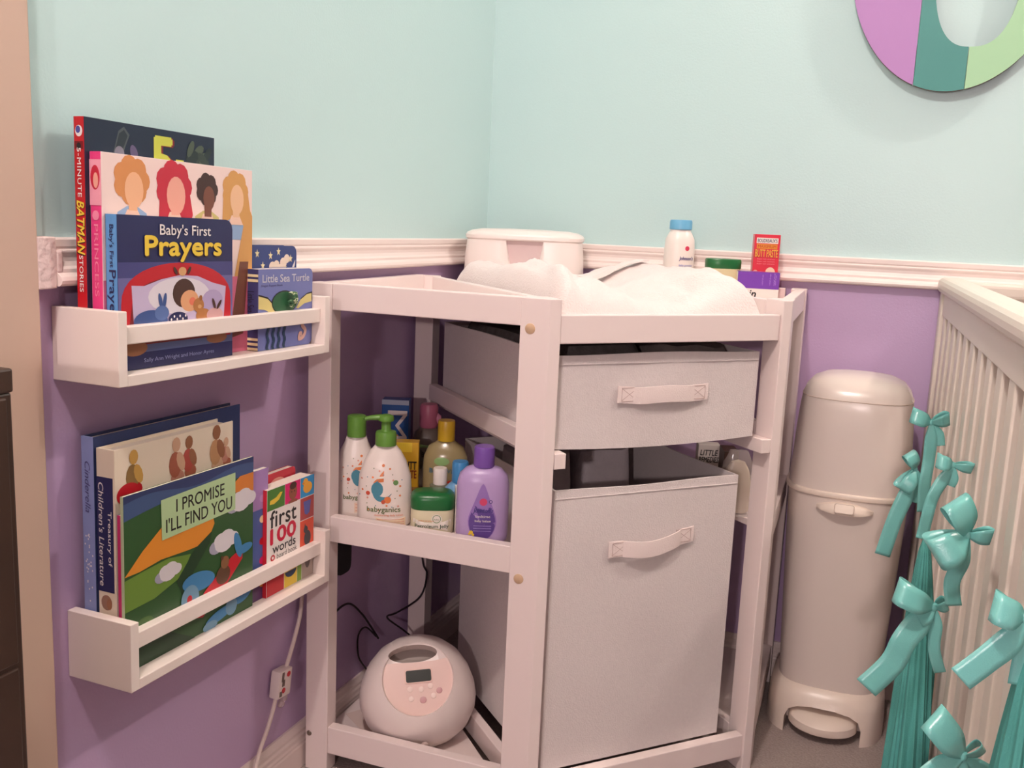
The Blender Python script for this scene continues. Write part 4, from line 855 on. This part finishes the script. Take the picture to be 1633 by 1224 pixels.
# foot with an arch for the pedal
BW, BD = .104, .112
base = MB().loft([ringp(BW, BD, 0, e=3.0), ringp(BW, BD, .03, e=3.0), ringp(.102, .109, .060, e=2.9), ringp(.099, .101, .078, e=2.8), ringp(.0905, .090, .088, e=2.7), ringp(.0895, .0885, .089, e=2.7)], PAILT).build('base', pail, False)
arch = [(-.066, -.01), (-.066, .030), (-.060, .046), (-.045, .0555), (-.02, .0605), (.02, .0605), (.045, .0555), (.060, .046), (.066, .030), (.066, -.01)]
c1 = MB().prism(arch, .04, .2, PAILT, frame((0, 0, 0), (1, 0, 0), (0, 0, 1), (0, -1, 0))).build('cutter', pail, False)
apply_bool(base, [c1])
pd = MB(); n = 17
def pedring(k, z0, z1): return None
top = [(.060*math.cos(R(180+180*i/n)), -.080+.050*math.sin(R(180+180*i/n))) for i in range(n+1)]
P0 = [(-.058, -.045), (-.060, -.078)]+top[1:-1]+[(.060, -.078), (.058, -.045)]
pd.loft([[(x*.97, y*.99, .018) for x, y in P0], [(x, y, .020) for x, y in P0], [(x, y, .039-.10*max(0, -.06-y)) for x, y in P0], [(x*.95, -.05+(y+.05)*.93, .046-.12*max(0, -.06-y)) for x, y in P0], [(x*.80, -.05+(y+.05)*.78, .0535-.13*max(0, -.06-y)) for x, y in P0], [(x*.5, -.05+(y+.05)*.5, .056-.13*max(0, -.06-y)) for x, y in P0]], PAILT); pd.build('pedal', pail, False)

# ------------------------------------------------------------------ round letter on the back wall
let = thing('wall_letter', 'round purple, teal and mint wooden letter hanging on the aqua wall', 'wall letter', (.8842, -.01, 1.395))
OX, OZ, OA, OB = .8842, 1.3953, .1764, .238
IX, IZ, IA, IBm = .9179, 1.40, .0705, .168
LET = {'purple': mat('letter_purple_paint', (178, 130, 188), .5), 'teal': mat('letter_teal_paint', (72, 142, 136), .5), 'mint': mat('letter_mint_paint', (164, 208, 166), .5)}
EDGE = mat('letter_dark_edge', (96, 70, 64), .6)
def oz(x, s_): return OZ+s_*OB*math.sqrt(max(0, 1-((x-OX)/OA)**2))
def iz(x, s_): return IZ+s_*IBm*max(0, 1-abs((x-IX)/IA)**2.6)**(1/2.6)
LM2 = frame((0, 0, 0), (1, 0, 0), (0, 0, 1), (0, -1, 0))
def strip(x0, x1, mt):
    mb = MB(); N2 = 40; xs = [x0+(x1-x0)*(.5-.5*math.cos(PI*i/N2)) for i in range(N2+1)]
    xs = sorted(set([x0, x1]+[x for x in xs]))
    def seg(xs, lo, hi):
        Pl = [(x, lo(x)) for x in xs]+[(x, hi(x)) for x in xs[::-1]]; n = len(xs); v = []; f = []
        for y in (.012, .024):
            v += [(x, z, y) for x, z in Pl]
        L_ = 2*n
        for i in range(n-1): f.append((L_+i, L_+i+1, L_+2*n-2-i, L_+2*n-1-i))
        mb.add(v, f, mt, LM2)
        g = []
        for i in range(n-1): g.append((i, 2*n-1-i, 2*n-2-i, i+1))
        for i in range(2*n): g.append((i, (i+1) % (2*n), L_+(i+1) % (2*n), L_+i))
        mb.add(v, g, EDGE, LM2)
    a, b2 = IX-IA, IX+IA
    left = [x for x in xs if x <= a]+([a] if x0 < a < x1 else []); mid = [x for x in xs if a < x < b2]; right = [x for x in xs if x >= b2]
    if x0 < a < x1: mid = [a]+mid
    if x0 < b2 < x1: mid = mid+[b2]; right = [b2]+right
    if len(left) > 1: seg(left, lambda x: oz(x, -1), lambda x: oz(x, 1))
    if len(mid) > 1: seg(mid, lambda x: oz(x, -1), lambda x: iz(x, -1)); seg(mid, lambda x: iz(x, 1), lambda x: oz(x, 1))
    if len(right) > 1: seg(right, lambda x: oz(x, -1), lambda x: oz(x, 1))
    return mb
strip(OX-OA, .8297, LET['purple']).build('purple_panel', let)
strip(.8306, .9138, LET['teal']).build('teal_panel', let)
strip(.9147, OX+OA, LET['mint']).build('mint_panel', let)
hk = MB().box((.86, -.0125, 1.56), (.90, -.0005, 1.60), STEEL); hk.build('hanger', let)
# ------------------------------------------------------------------ crib
CM = frame((.914, 0, 0), Vector((.038, -1, 0)).normalized(), Vector((1, .038, 0)).normalized(), UP)   # local: towards the camera, into the crib, up
crib = thing('crib', 'white slatted baby crib with teal ribbons along the right edge', 'crib', CM @ Vector((.7, .35, 0)))
CL, CW = 1.34, .72
def cb(name, lo, hi, bev=.003): return MB().box(lo, hi, CRIBW, CM, bev=bev, seg=3).build(name, crib)
cb('top_rail', (.020, -.006, .803), (CL, .040, .832), .011)
cb('header', (.06, .004, .765), (CL-.04, .022, .804), .002)
cb('bottom_rail', (.06, .002, .13), (CL-.04, .026, .19), .004)
for x in (.024, CL-.06):
    for y in (.0, CW-.04): cb('post', (x, y, 0), (x+.040, y+.036, .806), .004)
cb('end_rail', (.026, .036, .798), (.058, CW-.03, .826), .008)
cb('end_panel', (.034, .036, .15), (.050, CW-.03, .80), .003)
cb('side_rail', (.020, CW-.042, .803), (CL, CW, .832), .011)
for k in range(14): cb('slat', (.0815+.0885*k, .005, .186), (.0815+.0885*k+.040, .018, .768), .003)
mt_ = MB().box((.06, .045, .30), (CL-.07, CW-.05, .42), mat('crib_mattress_cloth', (214, 206, 198), .9, bump=.3, bscale=300), CM, bev=.02, seg=3).build('mattress'); tag(mt_, 'pale crib mattress lying inside the white slatted crib', 'mattress')
MB().box((.05, .03, .27), (CL-.05, CW-.04, .295), CRIBW, CM).build('mattress_base', crib)

bp = MB().box((.075, .062, .44), (CL-.07, .078, .755), mat('crib_bumper_cloth', (168, 150, 134), .95, .1, bump=.4, bscale=300), CM, bev=.006).build('bumper'); tag(bp, 'beige padded bumper tied inside the white crib slats', 'crib bumper')
# ------------------------------------------------------------------ teal tulle and satin bows tied to the slats
def drape(label, x, y, ztop, zbot, r0, r1, pl, seed, lx=0, ly=0):
    o = thing('tulle_drape', label, 'tulle drape', (x, y, zbot)); mb = MB(); rings = []; n = 140
    for k in range(34):
        v = k/33; z = ztop+(zbot-ztop)*v; r = r0+(r1-r0)*v**.62; ring = []
        for i in range(n):
            a = 2*PI*i/n; c_, s_ = math.cos(a), math.sin(a)
            wv = noise.noise(Vector((c_*2.6+seed, s_*2.6, v*.9)))*.55+noise.noise(Vector((c_*6+seed, s_*6, v*1.3+5)))*.30+.07*math.sin(a*pl+seed+v)
            f_ = 1+wv*min(1, .25+v*1.2)
            yy = y+ly*v+r*1.15*f_*s_; ring.append((min(x+lx*v+r*.70*f_*c_, .914-.038*yy-.003), yy, z+.006*math.sin(a*5+seed)*(k == 33)))
        rings.append(ring)
    mb.loft(rings, TULLE); mb.build('cloth', o)
    return o
drape('teal tulle drape hanging outside the crib slats beside the diaper pail', .908, -.635, .520, .015, .004, .054, 7, .4, .016, -.075)
drape('teal tulle drape hanging at the lower right edge of the photo', .947, -1.250, .652, .015, .003, .050, 7, 2.1, -.002, .02)
BR_ = Vector((.93, .36, 0)).normalized(); BF_ = Vector((.36, -.93, 0)).normalized()
def ribbon(mb, C0, sc, pts, wds, n=7, tw=None):
    """pts: (right, up, towards) in mm-like steps of sc about the knot; wds: half width vectors (right, up, towards)"""
    P = smooth_path(pts, n); W_ = smooth_path(wds, n); v = []; f = []
    for p, w_ in zip(P, W_):
        for s_ in (-1, -.5, 0, .5, 1):
            q_ = p+w_*s_; bow = .025*w_.length*(1-s_*s_)
            v.append(C0+(BR_*q_.x+UP*q_.y+BF_*(q_.z+bow))*sc)
    for i in range(len(P)-1):
        for k in range(4): a = i*5+k; f.append((a, a+1, a+6, a+5))
    mb.add(v, f, SATIN, None, True)
def bow(label, x, y, z, sc, strips, knot=5, grp='teal satin bows tied to the crib slats'):
    o = thing('satin_bow', label, 'ribbon bow', (x, y, z), group=grp); C0 = Vector((x, y, z))
    for nm, pts, wds in strips:
        mb = MB(); ribbon(mb, C0, sc, pts, wds); r_ = mb.build(nm, o, sharp=180); m = r_.modifiers.new('thickness', 'SOLIDIFY'); m.thickness = .0004
    kb = MB().lathe([(0, -knot*1.1), (knot*.75, -knot*.8), (knot, 0), (knot*.75, knot*.8), (0, knot*1.1)], SATIN, Matrix.Translation(C0) @ Matrix.Scale(sc, 4), 16); kb.build('knot', o)
    return o
def loop(ax, ay, ln, wd, lift=14, open_=.5):
    # a bow loop leaving the knot towards (ax, ay), length ln, ribbon half width wd
    d = Vector((ax, ay, 0)).normalized(); p = Vector((-d.y, d.x, 0)); w0 = p*wd*.25+Vector((0, 0, wd*.1)); w1 = p*wd*.95+Vector((0, 0, wd*.35))
    return ('loop', [(0, 0, 1), tuple(d*ln*.45+Vector((0, 0, lift*.9))), tuple(d*ln*.92+Vector((0, 0, lift*.8))), tuple(d*ln+Vector((0, 0, 0))), tuple(d*ln*.85+Vector((0, 0, -lift*.5))), tuple(d*ln*.4+Vector((0, 0, -lift*.4))), (0, 0, 0)],
            [tuple(w0), tuple(w1*.9), tuple(w1), tuple(w1), tuple(w1), tuple(w1*.7), tuple(w0)])
def tail(pts, wd, tilt=.25):
    P = [Vector((0, 0, 2))]+[Vector(p) for p in pts]; W_ = []
    for i, p_ in enumerate(P):
        d = (P[min(i+1, len(P)-1)]-P[max(0, i-1)]).normalized(); n_ = Vector((-d.y, d.x, 0)).normalized()
        W_.append(tuple((n_*(1 if i else .3)+Vector((0, 0, tilt if i else 0)))*wd))
    return ('tail', [tuple(p_) for p_ in P], W_)
M1 = .001
bow('teal satin bow highest on the crib, right of the pail lid', .905, -.46, .640, .00088, [loop(-1, .35, 34, 13), loop(1, .35, 28, 12), tail([(2, -25, 4), (3, -60, 3), (0, -105, 6), (3, -150, 4)], 9), tail([(10, -18, 2), (14, -38, 4)], 11)])
bow('small teal satin bow just below the highest bow on the crib', .922, -.72, .638, .00073, [loop(-1, .25, 26, 12), loop(1, -.1, 30, 9), tail([(-12, -22, 3), (-26, -52, 4), (-32, -90, 3), (-36, -125, 3)], 9), tail([(2, -20, 4), (-2, -34, 4)], 8)])
bow('pale teal satin bow squeezed between the pail rim and the crib', .893, -.42, .560, .00090, [loop(-.5, -.9, 40, 12), loop(-.4, .8, 30, 12), tail([(-10, -40, 4), (-26, -90, 4), (-38, -150, 2)], 12), tail([(8, -20, 4), (0, -55, 2)], 9)])
bow('large glossy teal satin bow in the middle of the crib side', .926, -.955, .623, .00059, [loop(-.45, .9, 62, 26, 20), loop(-1, -.62, 62, 27, 22), loop(1, .02, 36, 15), tail([(-6, -40, 6), (-16, -80, 3), (-8, -120, 2)], 12)], 7)
bow('pale teal satin bow with a long tail hanging left over the pail foot', .911, -.865, .514, .00066, [loop(-1, .42, 68, 20, 22), loop(.8, .4, 20, 12), tail([(-22, -24, 6), (-46, -55, 12), (-60, -95, 10), (-96, -140, 8)], 19), tail([(6, -28, 4), (8, -70, 3), (22, -110, 3)], 9), tail([(-10, -12, 6), (-24, -20, 8)], 12)], 7)
bow('glossy teal satin bow cut off by the right edge of the photo', .938, -1.254, .658, .00042, [loop(-1, .35, 52, 24, 20), loop(1, .1, 60, 26, 20), tail([(-20, -34, 8), (-52, -70, 6), (-86, -104, 4)], 20), tail([(8, -50, 4), (6, -110, 3)], 16)], 8)
bow('lowest teal satin bow on the crib, at the bottom edge of the photo', .931, -1.099, .475, .00052, [loop(-.75, .85, 86, 26, 20), loop(.7, .55, 34, 10), tail([(-30, -14, 8), (-62, -40, 12), (-90, -85, 8)], 18), tail([(20, -12, 6), (46, -30, 4), (60, -70, 4)], 13), tail([(0, -40, 3), (4, -100, 2)], 14)], 8)
